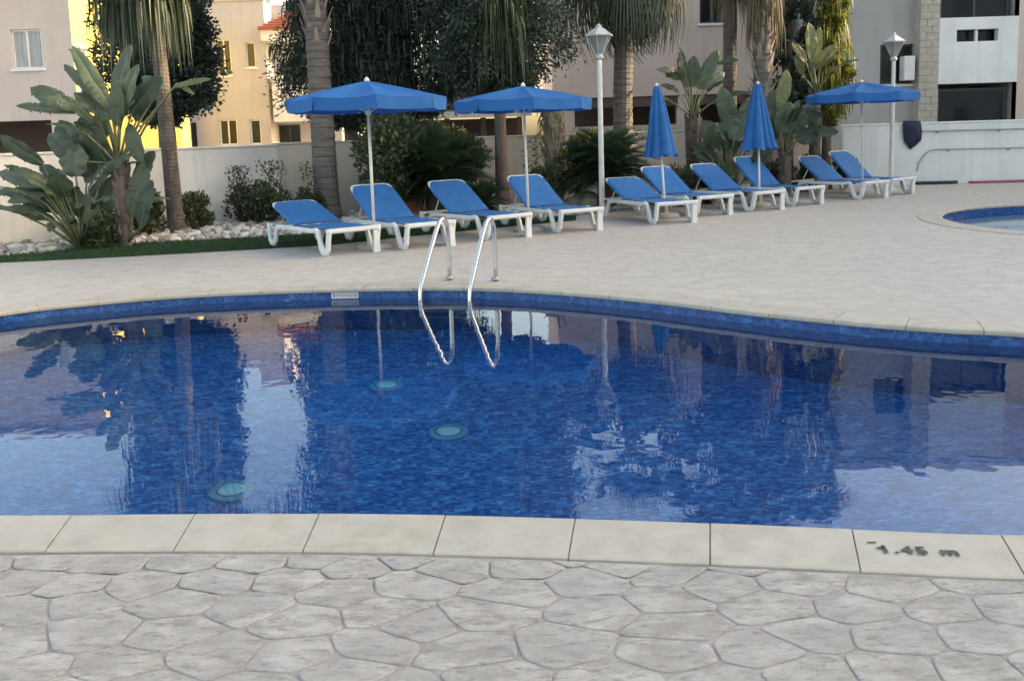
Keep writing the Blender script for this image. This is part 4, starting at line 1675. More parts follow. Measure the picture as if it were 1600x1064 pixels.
S1 = G(196, 386); S1.z = 0
S1_leaves = [(z1(440, 440), z1(285, 165), 27), (z1(390, 385), z1(252, 243), 17), (z1(455, 440), z1(515, 160), 28), (z1(520, 450), z1(640, 290), 34),
             (z1(300, 430), z1(120, 335), 30), (z1(300, 445), z1(62, 405), 16), (z1(370, 700), z1(235, 460), 50), (z1(425, 650), z1(330, 430), 46), (z1(330, 640), z1(190, 520), 34),
             (z1(430, 480), z1(400, 390), 26), (z1(540, 480), z1(600, 330), 26), (z1(470, 500), z1(460, 300), 24), (z1(360, 420), z1(330, 330), 14),
             (z1(520, 860), z1(585, 600), 30), (z1(560, 900), z1(600, 700), 26), (z1(560, 640), z1(510, 480), 26), (z1(480, 470), z1(545, 240), 24),
             (z1(690, 345), z1(835, 303), 10, 'f_strel_y'), (z1(540, 720), z1(610, 590), 30), (z1(700, 330), z1(770, 370), 8, 'f_strel_y'), (z1(640, 340), z1(560, 300), 16),
             (z1(400, 820), z1(440, 690), 20), (z1(350, 860), z1(300, 740), 26), (z1(400, 560), z1(395, 440), 30)]
paddle_plant('tall bird of paradise with broad torn paddle leaves on scaly trunk', S1, S1_leaves, (0.10, 0.13, 1.25), extra=6)
S1b = G(128, 390); S1b.z = 0
S1b_leaves = [(z1(170, 650), z1(0, 525), 24), (z1(165, 735), z1(-5, 668), 24), (z1(175, 770), z1(28, 790), 16), (z1(285, 850), z1(165, 680), 44),
              (z1(200, 860), z1(105, 855), 12), (z1(330, 880), z1(360, 770), 36), (z1(230, 880), z1(185, 900), 16), (z1(300, 700), z1(300, 560), 50),
              (z1(260, 780), z1(225, 660), 40), (z1(420, 860), z1(440, 740), 30)]
paddle_plant('low bird of paradise clump spreading leaves against the white wall', S1b, S1b_leaves, None, extra=30)


def z4(x, y):
    return (1000 + x / 4.094, y / 4.094)


S2 = P(1083, 300, 18.9); S2.z = 0
S2_leaves = [(z4(310, 560), z4(240, 268), 13), (z4(335, 560), z4(345, 345), 23), (z4(375, 570), z4(498, 305), 22), (z4(280, 510), z4(160, 450), 20), (z4(240, 450), z4(105, 440), 10),
             (z4(400, 570), z4(525, 480), 15), (z4(490, 410), z4(630, 375), 9), (z4(270, 500), z4(255, 340), 14), (z4(420, 560), z4(540, 455), 14)]
paddle_plant('bird of paradise with upright leaves against the pink block', S2, S2_leaves, (0.13, 0.15, 1.75), extra=5)
S3 = P(1140, 300, 18.4); S3.z = 0
S3_leaves = [(z4(580, 820), z4(520, 540), 30), (z4(600, 900), z4(660, 680), 34), (z4(500, 920), z4(400, 760), 30), (z4(560, 960), z4(560, 720), 38), (z4(640, 850), z4(720, 600), 30), (z4(450, 950), z4(480, 780), 30)]
paddle_plant('bushy bird of paradise clump between the two closed parasols', S3, S3_leaves, None, extra=14)
S4 = P(1226, 300, 19.0); S4.z = 0
S4_leaves = [(z4(890, 700), z4(940, 430), 22, 'f_strel_y'), (z4(880, 780), z4(850, 560), 26), (z4(960, 850), z4(1050, 680), 30), (z4(1050, 840), z4(1270, 830), 18), (z4(900, 850), z4(960, 640), 34),
             (z4(1000, 900), z4(1130, 830), 26), (z4(860, 900), z4(830, 700), 30)]
paddle_plant('bird of paradise spreading level leaves beside the right hand parasol', S4, S4_leaves, (0.10, 0.12, 0.9), extra=10)
S5 = P(1272, 300, 20.2); S5.z = 0
S5_leaves = [(z4(1100, 400), z4(1080, 130), 20, 'f_strel_y'), (z4(1110, 420), z4(1150, 160), 16, 'f_strel_y'), (z4(1060, 400), z4(975, 265), 16, 'f_strel_y'), (z4(1150, 420), z4(1250, 280), 22, 'f_strel_y'),
             (z4(1090, 470), z4(1130, 300), 22, 'f_strel_y'), (z4(1040, 480), z4(1000, 330), 14)]
paddle_plant('pale leaved bird of paradise reaching up before the golden tree', S5, S5_leaves, (0.09, 0.11, 2.2), extra=3, mat='f_strel_y')


# ------------------------------------------------------------------ cycads and bushes
def cycad_frond(L=0.95):
    mb = MB()
    pts = []
    for k in range(9):
        t = k / 8
        pts.append(Vector((L * (t - 0.18 * t * t), 0, 0.42 * L * t - 0.62 * L * t * t)))
    mb.tube(pts, [0.010 - 0.0008 * k for k in range(9)], 4)
    for k in range(2, 40):
        t = k / 40
        i = min(7, int(t * 8))
        p = pts[i].lerp(pts[i + 1], t * 8 - i)
        w = 0.19 * math.sin(math.pi * min(1, 0.12 + t * 0.86)) + 0.015
        for s in (-1, 1):
            tip = p + Vector((0.07, s * w, 0.05 - 0.02))
            q = 0.013
            mb.add([p + Vector((-q, 0, 0)), p + Vector((q, 0, 0)), tip], [(0, 1, 2)])
    return mb.mesh('cycad_frond')


CYC = cycad_frond()
CYC.materials.append(M['f_cycad'])


def cycad(label, base, stem_h, scale, n, seed):
    root = thing('cycad', label, 'plant', tuple(base))
    mb = MB()
    mb.lathe([(0.17, -0.03), (0.2, 0.1), (0.17, stem_h * 0.6), (0.15, stem_h), (0.05, stem_h + 0.08)], 12)
    mb.build('stem', 'bark', root)
    r2 = random.Random(seed)
    for k in range(n):
        t = k / n
        o = link('frond', CYC, root)
        o.location = (0, 0, stem_h + 0.02)
        o.rotation_euler = (r2.uniform(-0.2, 0.2), -R(72 - 92 * t + r2.uniform(-8, 8)), k * 2.39996)
        s = scale * r2.uniform(0.85, 1.12)
        o.scale = (s, s, s)
    return root


cb = P(683, 300, 16.6); cb.z = 0
cycad('large dark cycad between the open parasols behind the loungers', cb, 0.60, 1.45, 120, 5)
cb = P(948, 300, 17.4); cb.z = 0
cycad('dark cycad rosette in front of the smooth ringed palm', cb, 0.60, 1.30, 110, 6)
cb = P(755, 300, 16.0); cb.z = 0
cycad('small cycad low beside the second open parasol', cb, 0.2, 0.75, 40, 8)


def bush(label, base, r, h, n, leaf, mat, name='shrub', spikes=0):
    root = thing(name, label, 'shrub', tuple(base))
    parts_v, parts_f, off = [], [], 0
    nb = 9
    rb = random.Random(n + int(r * 1000) + int(h * 77))
    for k in range(nb):
        a = rb.uniform(0, 6.28)
        rc = rb.uniform(0.2, 0.8) * r
        zc = rb.uniform(0.25, 0.80) * h
        rr = rb.uniform(0.38, 0.62) * min(r, h * 0.6)
        m_ = int(n * 1.15 / nb)
        dv = rng.normal(size=(m_, 3))
        dv /= np.linalg.norm(dv, axis=1, keepdims=True)
        c = np.array([math.cos(a) * rc, math.sin(a) * rc, zc]) + dv * (rr * rng.uniform(0.3, 1.12, (m_, 1)) ** 0.6) * np.array([1, 1, rb.uniform(0.8, 1.25)])
        c[:, 2] = np.maximum(c[:, 2], 0.03)
        d = dv * 0.7 + np.array([0, 0, 0.35]) + rng.normal(0, 0.4, (m_, 3))
        d /= np.linalg.norm(d, axis=1, keepdims=True)
        L_ = leaf * rng.uniform(0.6, 1.5, m_)
        v, f = leaf_arrays(c, d * L_[:, None], L_ * 0.42)
        parts_v.append(v)
        parts_f.append(f + off)
        off += len(v)
    v, f = np.concatenate(parts_v), np.concatenate(parts_f)
    fv, ff = v, f
    st = MB()
    r2 = random.Random(n)
    for k in range(9 + spikes):
        a = r2.uniform(0, 6.28)
        hh = h * (r2.uniform(0.6, 0.95) if k < 9 else r2.uniform(1.1, 1.6))
        rr = r * r2.uniform(0.1, 0.7)
        st.tube([(0.02 * math.cos(a), 0.02 * math.sin(a), -0.02), (math.cos(a) * rr * 0.6, math.sin(a) * rr * 0.6, hh * 0.6), (math.cos(a) * rr, math.sin(a) * rr, hh)], [0.012, 0.009, 0.004], 5)
    st.build('stems', 'bark', root)
    if spikes:
        k = 160 * spikes
        a = rng.uniform(0, 6.28, k)
        c = np.column_stack([np.cos(a) * r * rng.uniform(0, 0.7, k), np.sin(a) * r * rng.uniform(0, 0.7, k), rng.uniform(h * 0.8, h * 1.5, k)])
        d = rng.normal(0, 1, (k, 3)) * leaf * 0.5
        v, f = leaf_arrays(c, d, np.full(k, leaf * 0.35))
        ff = np.concatenate([ff, f + len(fv)])
        fv = np.concatenate([fv, v])
    arr_mesh('foliage', fv, ff, mat, root)
    return root


def gp(px, py):
    g = G(px, py)
    g.z = 0
    return g


bush('reddish wiry shrub against the white wall', gp(378, 352), 0.36, 0.72, 1500, 0.075, 'f_red', spikes=3)
bush('green leafy shrub beside the reddish one against the wall', gp(430, 352), 0.42, 0.78, 2200, 0.085, 'f_bush', spikes=2)
bush('small dark shrub at the foot of the ringed palm', gp(486, 352), 0.24, 0.75, 1000, 0.08, 'f_bush', spikes=1)
bush('dark shrub at the foot of the drooping palm', gp(300, 362), 0.34, 0.75, 1700, 0.08, 'f_bush')
bush('dark undergrowth between the drooping palm and paddle leaves', gp(232, 374), 0.42, 0.95, 2200, 0.10, 'f_bush')
bush('low dark undergrowth below the torn paddle leaves', gp(160, 389), 0.34, 0.5, 1200, 0.09, 'f_bush')
q = P(905, 300, 18.0); q.z = 0
bush('bright lime green shrub behind the cycad and lamp post', q, 0.48, 1.62, 4200, 0.075, 'f_lime')
q = P(610, 300, 16.4); q.z = 0
bush('dark glossy shrub behind the terracotta planter', q, 0.75, 1.95, 6500, 0.10, 'f_bush')
q = P(690, 300, 18.2); q.z = 0
bush('tall dark shrub behind the large cycad', q, 0.85, 2.05, 7000, 0.10, 'f_bush')
q = P(838, 300, 17.4); q.z = 0
bush('olive shrub around the stubby palm trunk', q, 0.42, 0.95, 2400, 0.085, 'f_bush', spikes=1)
q = P(725, 300, 17.8); q.z = 0
bush('olive shrub by the slim cypress trunk', q, 0.36, 0.95, 1600, 0.08, 'f_red', spikes=1)
for i, (px, Y, r_, h_, mt, lab) in enumerate([(1062, 17.6, 0.40, 0.75, 'f_bush', 'leafy green shrub behind the pair with a closed parasol'), (1118, 18.0, 0.38, 0.62, 'f_red', 'brownish shrub below the upright paddle leaves'),
                                              (1212, 19.6, 0.40, 0.70, 'f_red', 'brownish shrub beside the second closed parasol'), (1262, 20.5, 0.34, 0.85, 'f_bush', 'green shrub below the level paddle leaves'),
                                              (1322, 20.9, 0.30, 0.80, 'f_bush', 'dark rounded shrub at the corner of the white wall')]):
    q = P(px, 300, Y); q.z = 0
    bush(lab, q, r_, h_, 1700, 0.09, mt)


# terracotta planter with leaning roof tiles, rocks
def planter():
    b = gp(646, 339)
    root = thing('planter', 'square terracotta planter with stacked curved tiles behind it', 'planter', tuple(b))
    mb = MB()
    mb.rings([[(-0.15, -0.15, 0), (0.15, -0.15, 0), (0.15, 0.15, 0), (-0.15, 0.15, 0)], [(-0.18, -0.18, 0.30), (0.18, -0.18, 0.30), (0.18, 0.18, 0.30), (-0.18, 0.18, 0.30)],
              [(-0.15, -0.15, 0.30), (0.15, -0.15, 0.30), (0.15, 0.15, 0.30), (-0.15, 0.15, 0.30)], [(-0.14, -0.14, 0.24), (0.14, -0.14, 0.24), (0.14, 0.14, 0.24), (-0.14, 0.14, 0.24)]], True, True)
    mb.build('pot', 'terracotta', root)
    MB().bbox((-0.19, -0.19, 0.262), (0.19, -0.181, 0.30), 0.004).build('rim', 'terracotta', root)
    r2 = random.Random(3)
    for k in range(9):
        mb = MB()
        rr = 0.075
        n = 7
        rings = []
        for yy in (0, 0.36):
            rings.append([(rr * math.cos(R(15 + 150 * i / (n - 1))), yy, rr * math.sin(R(15 + 150 * i / (n - 1)))) for i in range(n)] +
                         [((rr - 0.014) * math.cos(R(15 + 150 * i / (n - 1))), yy, (rr - 0.014) * math.sin(R(15 + 150 * i / (n - 1)))) for i in range(n - 1, -1, -1)])
        mb.rings(rings, True, True)
        o = mb.build('curved_tile', 'roof_tile', root)
        o.location = (-0.55 + 0.13 * (k % 4) + r2.uniform(-0.02, 0.02), 0.22 + 0.05 * (k // 4), 0.05 + 0.16 * (k // 4))
        o.rotation_euler = (R(r2.uniform(8, 26)), R(r2.uniform(-8, 8)), R(60 + r2.uniform(-14, 14)))


planter()


def rock(label, base, s, seed):
    r2 = np.random.default_rng(seed)
    mb = MB()
    rings = []
    for k, (r, z) in enumerate(((1.0, -0.06), (1.05, 0.18), (0.85, 0.5), (0.5, 0.72), (0.12, 0.8))):
        rings.append([(r * s * math.cos(2 * math.pi * i / 9) * r2.uniform(0.82, 1.15), r * s * 0.8 * math.sin(2 * math.pi * i / 9) * r2.uniform(0.82, 1.15), z * s * r2.uniform(0.92, 1.08)) for i in range(9)])
    mb.rings(rings, True, True)
    o = mb.build('rock', 'stone_beige')
    o.location = base
    tag(o, label, 'rock')


rock('large grey garden boulder below the second cycad', gp(915, 326), 0.42, 1)
rock('weathered boulder beside the stubby palm trunk', gp(878, 328), 0.26, 2)
rock('grey boulder in front of the small cycad', gp(765, 338), 0.34, 3)


# ------------------------------------------------------------------ loungers
def lounger_meshes():
    ms = {}
    rail = MB()
    pth = [(-0.955, 0.335), (-0.945, 0.22), (-0.925, 0.10), (-0.88, 0.044), (-0.80, 0.044), (-0.755, 0.10), (-0.72, 0.20), (-0.66, 0.285), (-0.5, 0.305), (0.40, 0.305), (0.55, 0.325),
           (0.60, 0.31), (0.645, 0.20), (0.68, 0.09), (0.72, 0.044), (0.82, 0.044), (0.862, 0.09), (0.885, 0.20), (0.905, 0.28), (0.93, 0.33)]
    rings = []
    for i, (x, z) in enumerate(pth):
        a = pth[max(0, i - 1)]
        b = pth[min(len(pth) - 1, i + 1)]
        tx, tz = b[0] - a[0], b[1] - a[1]
        l = math.hypot(tx, tz)
        nx, nz = -tz / l, tx / l
        hw, hh = 0.026, 0.030
        if 0.02 < z < 0.3:
            hh = 0.043
        c = []
        for (u, w) in ((-1, -.6), (-.6, -1), (.6, -1), (1, -.6), (1, .6), (.6, 1), (-.6, 1), (-1, .6)):
            c.append((x + nx * u * hh, w * hw, z + nz * u * hh))
        rings.append(c)
    rail.rings(rings, True, True)
    ms['side_rail'] = rail.mesh('side_rail', False)
    # foot end board, slightly curved
    eb = MB()
    rings = []
    for k in range(9):
        y = -0.385 + 0.77 * k / 8
        bow = 0.02 * (1 - (2 * k / 8 - 1) ** 2)
        x = 0.935 + bow
        rings.append([(x - 0.06, y, 0.318), (x, y, 0.300), (x + 0.016, y, 0.318), (x + 0.016, y, 0.352), (x, y, 0.364), (x - 0.06, y, 0.356)])
    eb.rings(rings, True, True)
    ms['end_board'] = eb.mesh('end_board')
    # slim upright under the foot board
    lg = MB()
    lg.rings([[(0.90, -0.05, 0.0), (0.945, -0.05, 0.0), (0.945, 0.05, 0.0), (0.90, 0.05, 0.0)], [(0.905, -0.035, 0.31), (0.94, -0.035, 0.31), (0.94, 0.035, 0.31), (0.905, 0.035, 0.31)]], True, True)
    ms['foot_leg'] = lg.mesh('foot_leg')
    cb_ = MB()
    cb_.bbox((-0.93, -0.35, 0.29), (-0.89, 0.35, 0.33), 0.008)
    ms['head_bar'] = cb_.mesh('head_bar')
    cb_ = MB().bbox((-0.17, -0.35, 0.27), (-0.13, 0.35, 0.30), 0.006)
    ms['cross_bar'] = cb_.mesh('cross_bar')
    # seat cloth
    st = MB()
    rows = []
    nx_, ny_ = 12, 6
    for i in range(nx_ + 1):
        x = -0.13 + (0.90 + 0.13) * i / nx_
        r_ = []
        for j in range(ny_ + 1):
            y = -0.335 + 0.67 * j / ny_
            sag = 0.014 * math.sin(math.pi * j / ny_) * (0.4 + 0.6 * math.sin(math.pi * i / nx_))
            r_.append((x, y, 0.342 - sag + (0.006 if x > 0.5 else 0)))
        rows.append(r_)
    st.rings(rows, closed=False)
    und = [[(x, y, z - 0.008) for x, y, z in reversed(r_)] for r_ in rows]
    st.rings(und, closed=False)
    ms['seat'] = st.mesh('seat', True)
    # backrest in its own frame: hinge at the origin, up along -x
    fr_ = MB()
    L, hw = 0.82, 0.325
    pth3 = [(0.0, -hw, 0), (-L * 0.5, -hw, 0), (-L + 0.08, -hw, 0), (-L + 0.02, -hw + 0.025, 0), (-L, -hw + 0.09, 0), (-L, 0, 0), (-L, hw - 0.09, 0), (-L + 0.02, hw - 0.025, 0), (-L + 0.08, hw, 0), (-L * 0.5, hw, 0), (0, hw, 0)]
    fr_.tube(pth3, 0.021, 8, flat=(1.0, 1.0))
    ms['back_frame'] = fr_.mesh('back_frame', True)
    bk = MB()
    rows = []
    for i in range(10):
        t = i / 9
        x = 0.02 - (L - 0.004) * t
        half = hw + 0.026 if t < 0.86 else hw + 0.026 - 0.085 * ((t - 0.86) / 0.14) ** 1.5
        r_ = []
        for s in (-1, -0.985, -0.92, -0.6, -0.2, 0.2, 0.6, 0.92, 0.985, 1):
            sag = 0.022 * (1 - s * s) * math.sin(math.pi * min(1, t * 1.05))
            wrap = 0.0 if abs(s) < 0.95 else (0.008 if abs(s) < 0.99 else 0.034)
            r_.append((x, s * half, 0.027 - sag - wrap))
        rows.append(r_)
    bk.rings([list(reversed(r_)) for r_ in rows], closed=False)
    bk.rings([[(x, y, z - 0.012) for x, y, z in r_] for r_ in rows], closed=False)
    ms['backrest'] = bk.mesh('backrest', True)
    pr = MB()
    pr.tube([(0, 0, 0), (0, 0, 1)], 0.011, 6)
    ms['prop'] = pr.mesh('prop')
    for k, me in ms.items():
        me.materials.append(M['blue' if k in ('seat', 'backrest') else 'white_plastic'])
    return ms


LM = lounger_meshes()
ROWANG = math.atan2(-0.88, 0.475)


def lounger(dip, back, label, ang=0.0):
    rz = ROWANG + R(ang)
    g = G(*dip)
    rot = Matrix.Rotation(rz, 3, 'Z')
    c = Vector((g.x, g.y, 0)) - rot @ Vector((0.77, -0.362, 0))
    root = thing('sun_lounger', label, 'sun lounger', tuple(c), rz, 'blue sun loungers lined up beside the pool')
    for s in (-1, 1):
        o = link('side_rail', LM['side_rail'], root)
        o.location = (0, s * 0.362, 0)
    link('end_board', LM['end_board'], root)
    o = link('foot_leg', LM['foot_leg'], root)
    o.location = (0, 0.32, 0)
    link('head_bar', LM['head_bar'], root)
    link('cross_bar', LM['cross_bar'], root)
    link('seat', LM['seat'], root)
    b = link('backrest', LM['backrest'], root)
    b.location = (-0.13, 0, 0.345)
    b.rotation_euler = (0, R(back), 0)
    link('back_frame', LM['back_frame'], b)
    # props from the backrest down to the rails
    top = Vector((-0.13 - 0.50 * math.cos(R(back)), 0, 0.345 + 0.50 * math.sin(R(back)) - 0.02))
    bot = Vector((-0.13 - 0.50 * math.cos(R(back)) - 0.16, 0, 0.325))
    for s in (-1, 1):
        d = top - bot
        o = link('prop', LM['prop'], root)
        o.location = bot + Vector((0, s * 0.26, 0))
        o.rotation_euler = d.to_track_quat('Z', 'Y').to_euler()
        o.scale = (1, 1, d.length)
    return root


LOUNGERS = [((508, 400.5), 19, 'blue lounger with the lowest back, by the turf and ringed palm'),
            ((630, 390.5), 34, 'blue lounger with raised back beside the pole of the open parasol near the ringed palm'),
            ((757, 376), 33, 'blue lounger with raised back in front of the terracotta planter and cycad'),
            ((870, 364.5), 34, 'blue lounger with raised back between the second open parasol and lamp post'),
            ((1020, 351), 23, 'blue lounger with low back just past the tall lamp post'),
            ((1084, 339), 34, 'blue lounger directly behind the pole of the narrower closed parasol'),
            ((1170, 331), 34, 'blue lounger in front of the bushy paddle leaves between closed parasols'),
            ((1236, 322.5), 42, 'blue lounger with steep back under the closed parasol by the shaggy palm'),
            ((1340, 312), 36, 'blue lounger on the palm side of the end parasol by the white wall'),
            ((1384, 306), 42, 'last blue lounger of the row, steep back, beside the white wall')]
for k, (dip, back, lab) in enumerate(LOUNGERS):
    lounger(dip, back, lab, (10, 8, 8, 1, -6, 0, 3, 4, 3, 3)[k])


# ------------------------------------------------------------------ parasols
def parasol_open(label, base, rad, zrim, ztop, rot=0.0, tilt=(0, 0)):
    root = thing('parasol', label, 'parasol', tuple(base), rot, 'blue parasols over the loungers')
    MB().tube([(0, 0, 0), (tilt[0] * 0.5, tilt[1] * 0.5, ztop * 0.5), (tilt[0], tilt[1], ztop - 0.03)], 0.021, 12).build('pole', 'white_paint', root, smooth=True)
    MB().lathe([(0.24, 0), (0.25, 0.03), (0.22, 0.07), (0.05, 0.09), (0.04, 0.24), (0.028, 0.25)], 20).build('base', 'stone_beige', root, smooth=False)
    top = Vector((tilt[0], tilt[1], 0))
    f_ = MB().lathe([(0.012, ztop - 0.03), (0.035, ztop - 0.01), (0.035, ztop + 0.02), (0.015, ztop + 0.05), (0.004, ztop + 0.055)], 10).build('finial', 'white_paint', root, smooth=True)
    f_.location = top
    hub = MB().lathe([(0.022, ztop - 0.46), (0.04, ztop - 0.45), (0.04, ztop - 0.39), (0.022, ztop - 0.38)], 12).build('runner', 'white_paint', root)
    hub.location = top * 0.8
    n = 8
    val = 0.17
    for k in range(n):
        a0, a1 = 2 * math.pi * k / n, 2 * math.pi * (k + 1) / n
        mb = MB()
        rows = []
        m = 8
        for i in range(7):
            t = i / 6
            r_ = []
            for j in range(m + 1):
                s = j / m
                # chord between the two ribs with a little inward sag
                p0 = Vector((math.cos(a0), math.sin(a0), 0))
                p1 = Vector((math.cos(a1), math.sin(a1), 0))
                p = p0.lerp(p1, s) * rad * max(t, 0.015)
                drop = (ztop - zrim) * (t ** 1.12)
                sag = -0.035 * math.sin(math.pi * s) * math.sin(math.pi * min(1, t * 0.9)) - 0.02 * t * math.sin(math.pi * s)
                r_.append((p.x, p.y, ztop - drop + sag))
            rows.append(r_)
        mb.rings([list(reversed(q)) for q in rows], closed=False)
        o = mb.build('canopy_panel', 'canvas', root, smooth=True)
        o.location = top
        # valance flap hanging from the rim
        vb = MB()
        last = rows[-1]
        top_r, bot_r = [], []
        for j in range(m + 1):
            s = j / m
            x, y, z = last[j]
            g = 0.012 if j == 0 else (0.988 if j == m else s)
            p0 = Vector(last[0]).lerp(Vector(last[m]), g)
            kx = 1.0 + 0.012 * math.sin(s * 9 + k)
            top_r.append((x, y, z + 0.002))
            bot_r.append((p0.x * kx, p0.y * kx, z - val + 0.015 * math.sin(math.pi * s) - (0.0)))
        vb.rings([list(reversed(top_r)), list(reversed(bot_r))], closed=False)
        vo = vb.build('valance', 'canvas', o, smooth=True)
    for k in range(n):
        a = 2 * math.pi * k / n
        mb = MB()
        tipv = Vector((math.cos(a) * rad * 0.99, math.sin(a) * rad * 0.99, zrim - 0.015))
        mid = Vector((math.cos(a) * rad * 0.5, math.sin(a) * rad * 0.5, ztop - (ztop - zrim) * 0.5 ** 1.12 - 0.02))
        mb.tube([(0, 0, ztop - 0.03), mid, tipv], 0.008, 5)
        mb.tube([(0.03 * math.cos(a), 0.03 * math.sin(a), ztop - 0.42), mid], 0.005, 5)
        o = mb.build('rib', 'lamp_grey', root)
        o.location = top
        c = MB().tube([tipv + Vector((0, 0, 0.01)), tipv + Vector((math.cos(a) * 0.015, math.sin(a) * 0.015, -0.09))], 0.011, 6).build('rib_cap', 'canvas', o)
    return root


def parasol_closed(label, base, z0, z1, r_bot, lean=(0, 0), seed=1):
    root = thing('parasol', label, 'parasol', tuple(base), 0, 'blue parasols over the loungers')
    at_ = lambda z: Vector((lean[0] * z / z1, lean[1] * z / z1, z))
    MB().tube([at_(0), at_(z0 * 0.5), at_(z1 - 0.02)], 0.021, 12).build('pole', 'white_paint', root, smooth=True)
    MB().lathe([(0.24, 0), (0.25, 0.03), (0.22, 0.07), (0.05, 0.09), (0.04, 0.24), (0.028, 0.25)], 20).build('base', 'stone_beige', root)
    t_ = at_(z1)
    MB().lathe([(0.02, -0.04), (0.03, -0.01), (0.03, 0.015), (0.012, 0.04), (0.003, 0.045)], 10, tuple(t_)).build('finial', 'white_paint', root, smooth=True)
    r2 = random.Random(seed)
    n = 64
    rings = []
    folds = [r2.uniform(0.75, 1.25) for _ in range(8)]
    for i in range(22):
        t = i / 21
        z = z1 - 0.01 - (z1 - z0) * t
        r = 0.05 + (r_bot - 0.05) * (t ** 0.85)
        if t > 0.86:
            r *= 1.0 + 0.05 * (t - 0.86) / 0.14
        ring = []
        for k in range(n):
            a = 2 * math.pi * k / n
            ph = (a * 8 / (2 * math.pi)) % 1.0
            fo = folds[int(a * 8 / (2 * math.pi)) % 8]
            lobe = abs(math.sin(math.pi * ph)) ** 0.7
            rr = r * (0.70 + 0.30 * lobe * fo + 0.05 * math.sin(3 * a + 4 * t + seed))
            aa = a + 0.25 * t * math.sin(a * 2 + seed)
            c = at_(z)
            zz = z + (0.03 * math.sin(a * 8) if i == 21 else 0)
            ring.append((c.x + rr * math.cos(aa), c.y + rr * math.sin(aa), zz))
        rings.append(ring)
    MB().rings(list(reversed(rings)), False, True).build('canopy', 'canvas', root, smooth=True)
    zt = z1 - (z1 - z0) * 0.62
    c = at_(zt)
    return root


def gz(px, py):
    g = G(px, py)
    g.z = 0
    return g


def open_at(label, foot, top, rim_py, half_px, rot):
    b = gz(*foot)
    t = P(top[0], top[1], b.y)
    parasol_open(label, b, half_px * b.y / FPX, P(top[0], rim_py, b.y).z, t.z, rot, (t.x - b.x, 0))


open_at('open blue parasol in front of the ringed palm trunk', (586, 388), (573, 127), 154, 123, 0.25)
open_at('open blue parasol by the lamp post, under the pale hanging strands', (827, 361), (817, 135), 156, 107, 0.1)
open_at('open blue parasol beside the white wall and grey block', (1348, 306.5), (1345, 129), 147, 83, 0.3)
for lab, foot, top, low, hw_, sd_ in (('closed blue parasol next to the lamp post and cycad', (1040, 340), (1026, 134), 243, 26, 2), ('closed blue parasol in front of the shaggy palm', (1187, 323), (1184, 131), 232, 27, 5)):
    b = gz(*foot)
    t = P(top[0], top[1], b.y)
    parasol_closed(lab, b, P(top[0], low, b.y).z, t.z, hw_ * b.y / FPX, (t.x - b.x, 0), sd_)


# ------------------------------------------------------------------ lamp posts
def lamp_post(label, base, h, k=1.0):
    root = thing('lamp_post', label, 'lamp post', tuple(base), 0.2)
    hz = h - 0.62 * k
    MB().lathe([(0.11, 0), (0.11, 0.02), (0.055, 0.04), (0.05, 0.5), (0.042, hz * 0.98), (0.04, hz)], 14).build('pole', 'white_paint', root, smooth=False)
    MB().lathe([(0.045, hz), (0.075, hz + 0.02), (0.075, hz + 0.05), (0.055, hz + 0.09), (0.07, hz + 0.115)], 12).build('collar', 'lamp_grey', root)
    n = 6
    lant = MB().lathe([(0.07, hz + 0.116), (0.215 * k, hz + 0.40 * k)], n, cap0=True, cap1=False).build('lantern', 'lantern', root)
    for i in range(n):
        a = 2 * math.pi * i / n
        MB().tube([(0.073 * math.cos(a), 0.073 * math.sin(a), hz + 0.112), (0.22 * k * math.cos(a), 0.22 * k * math.sin(a), hz + 0.40 * k)], 0.008, 5).build('glazing_bar', 'lamp_grey', lant)
    MB().lathe([(0.25 * k, hz + 0.395 * k), (0.255 * k, hz + 0.42 * k), (0.10 * k, hz + 0.53 * k), (0.055, hz + 0.55 * k), (0.05, hz + 0.58 * k), (0.03, hz + 0.60 * k), (0.006, hz + 0.62 * k)], n).build('cap', 'lamp_grey', root)
    MB().lathe([(0.02, hz + 0.12), (0.045, hz + 0.17), (0.05, hz + 0.24), (0.03, hz + 0.30), (0.008, hz + 0.31)], 10).build('bulb', 'sill', root, smooth=True)
    return root


lb = gz(941, 338)
lamp_post('white lamp post standing between the loungers and the smooth palm', lb, P(941, 37, lb.y).z)
lb = gz(1392, 297)
lamp_post('white lamp post beside the end parasol and grey block', lb, P(1400, 51, lb.y).z)
lb = P(141, 300, 23.5); lb.z = 0
lamp_post('distant lamp post before the yellow end wall', lb, P(141, 64, 23.5).z, 0.95)


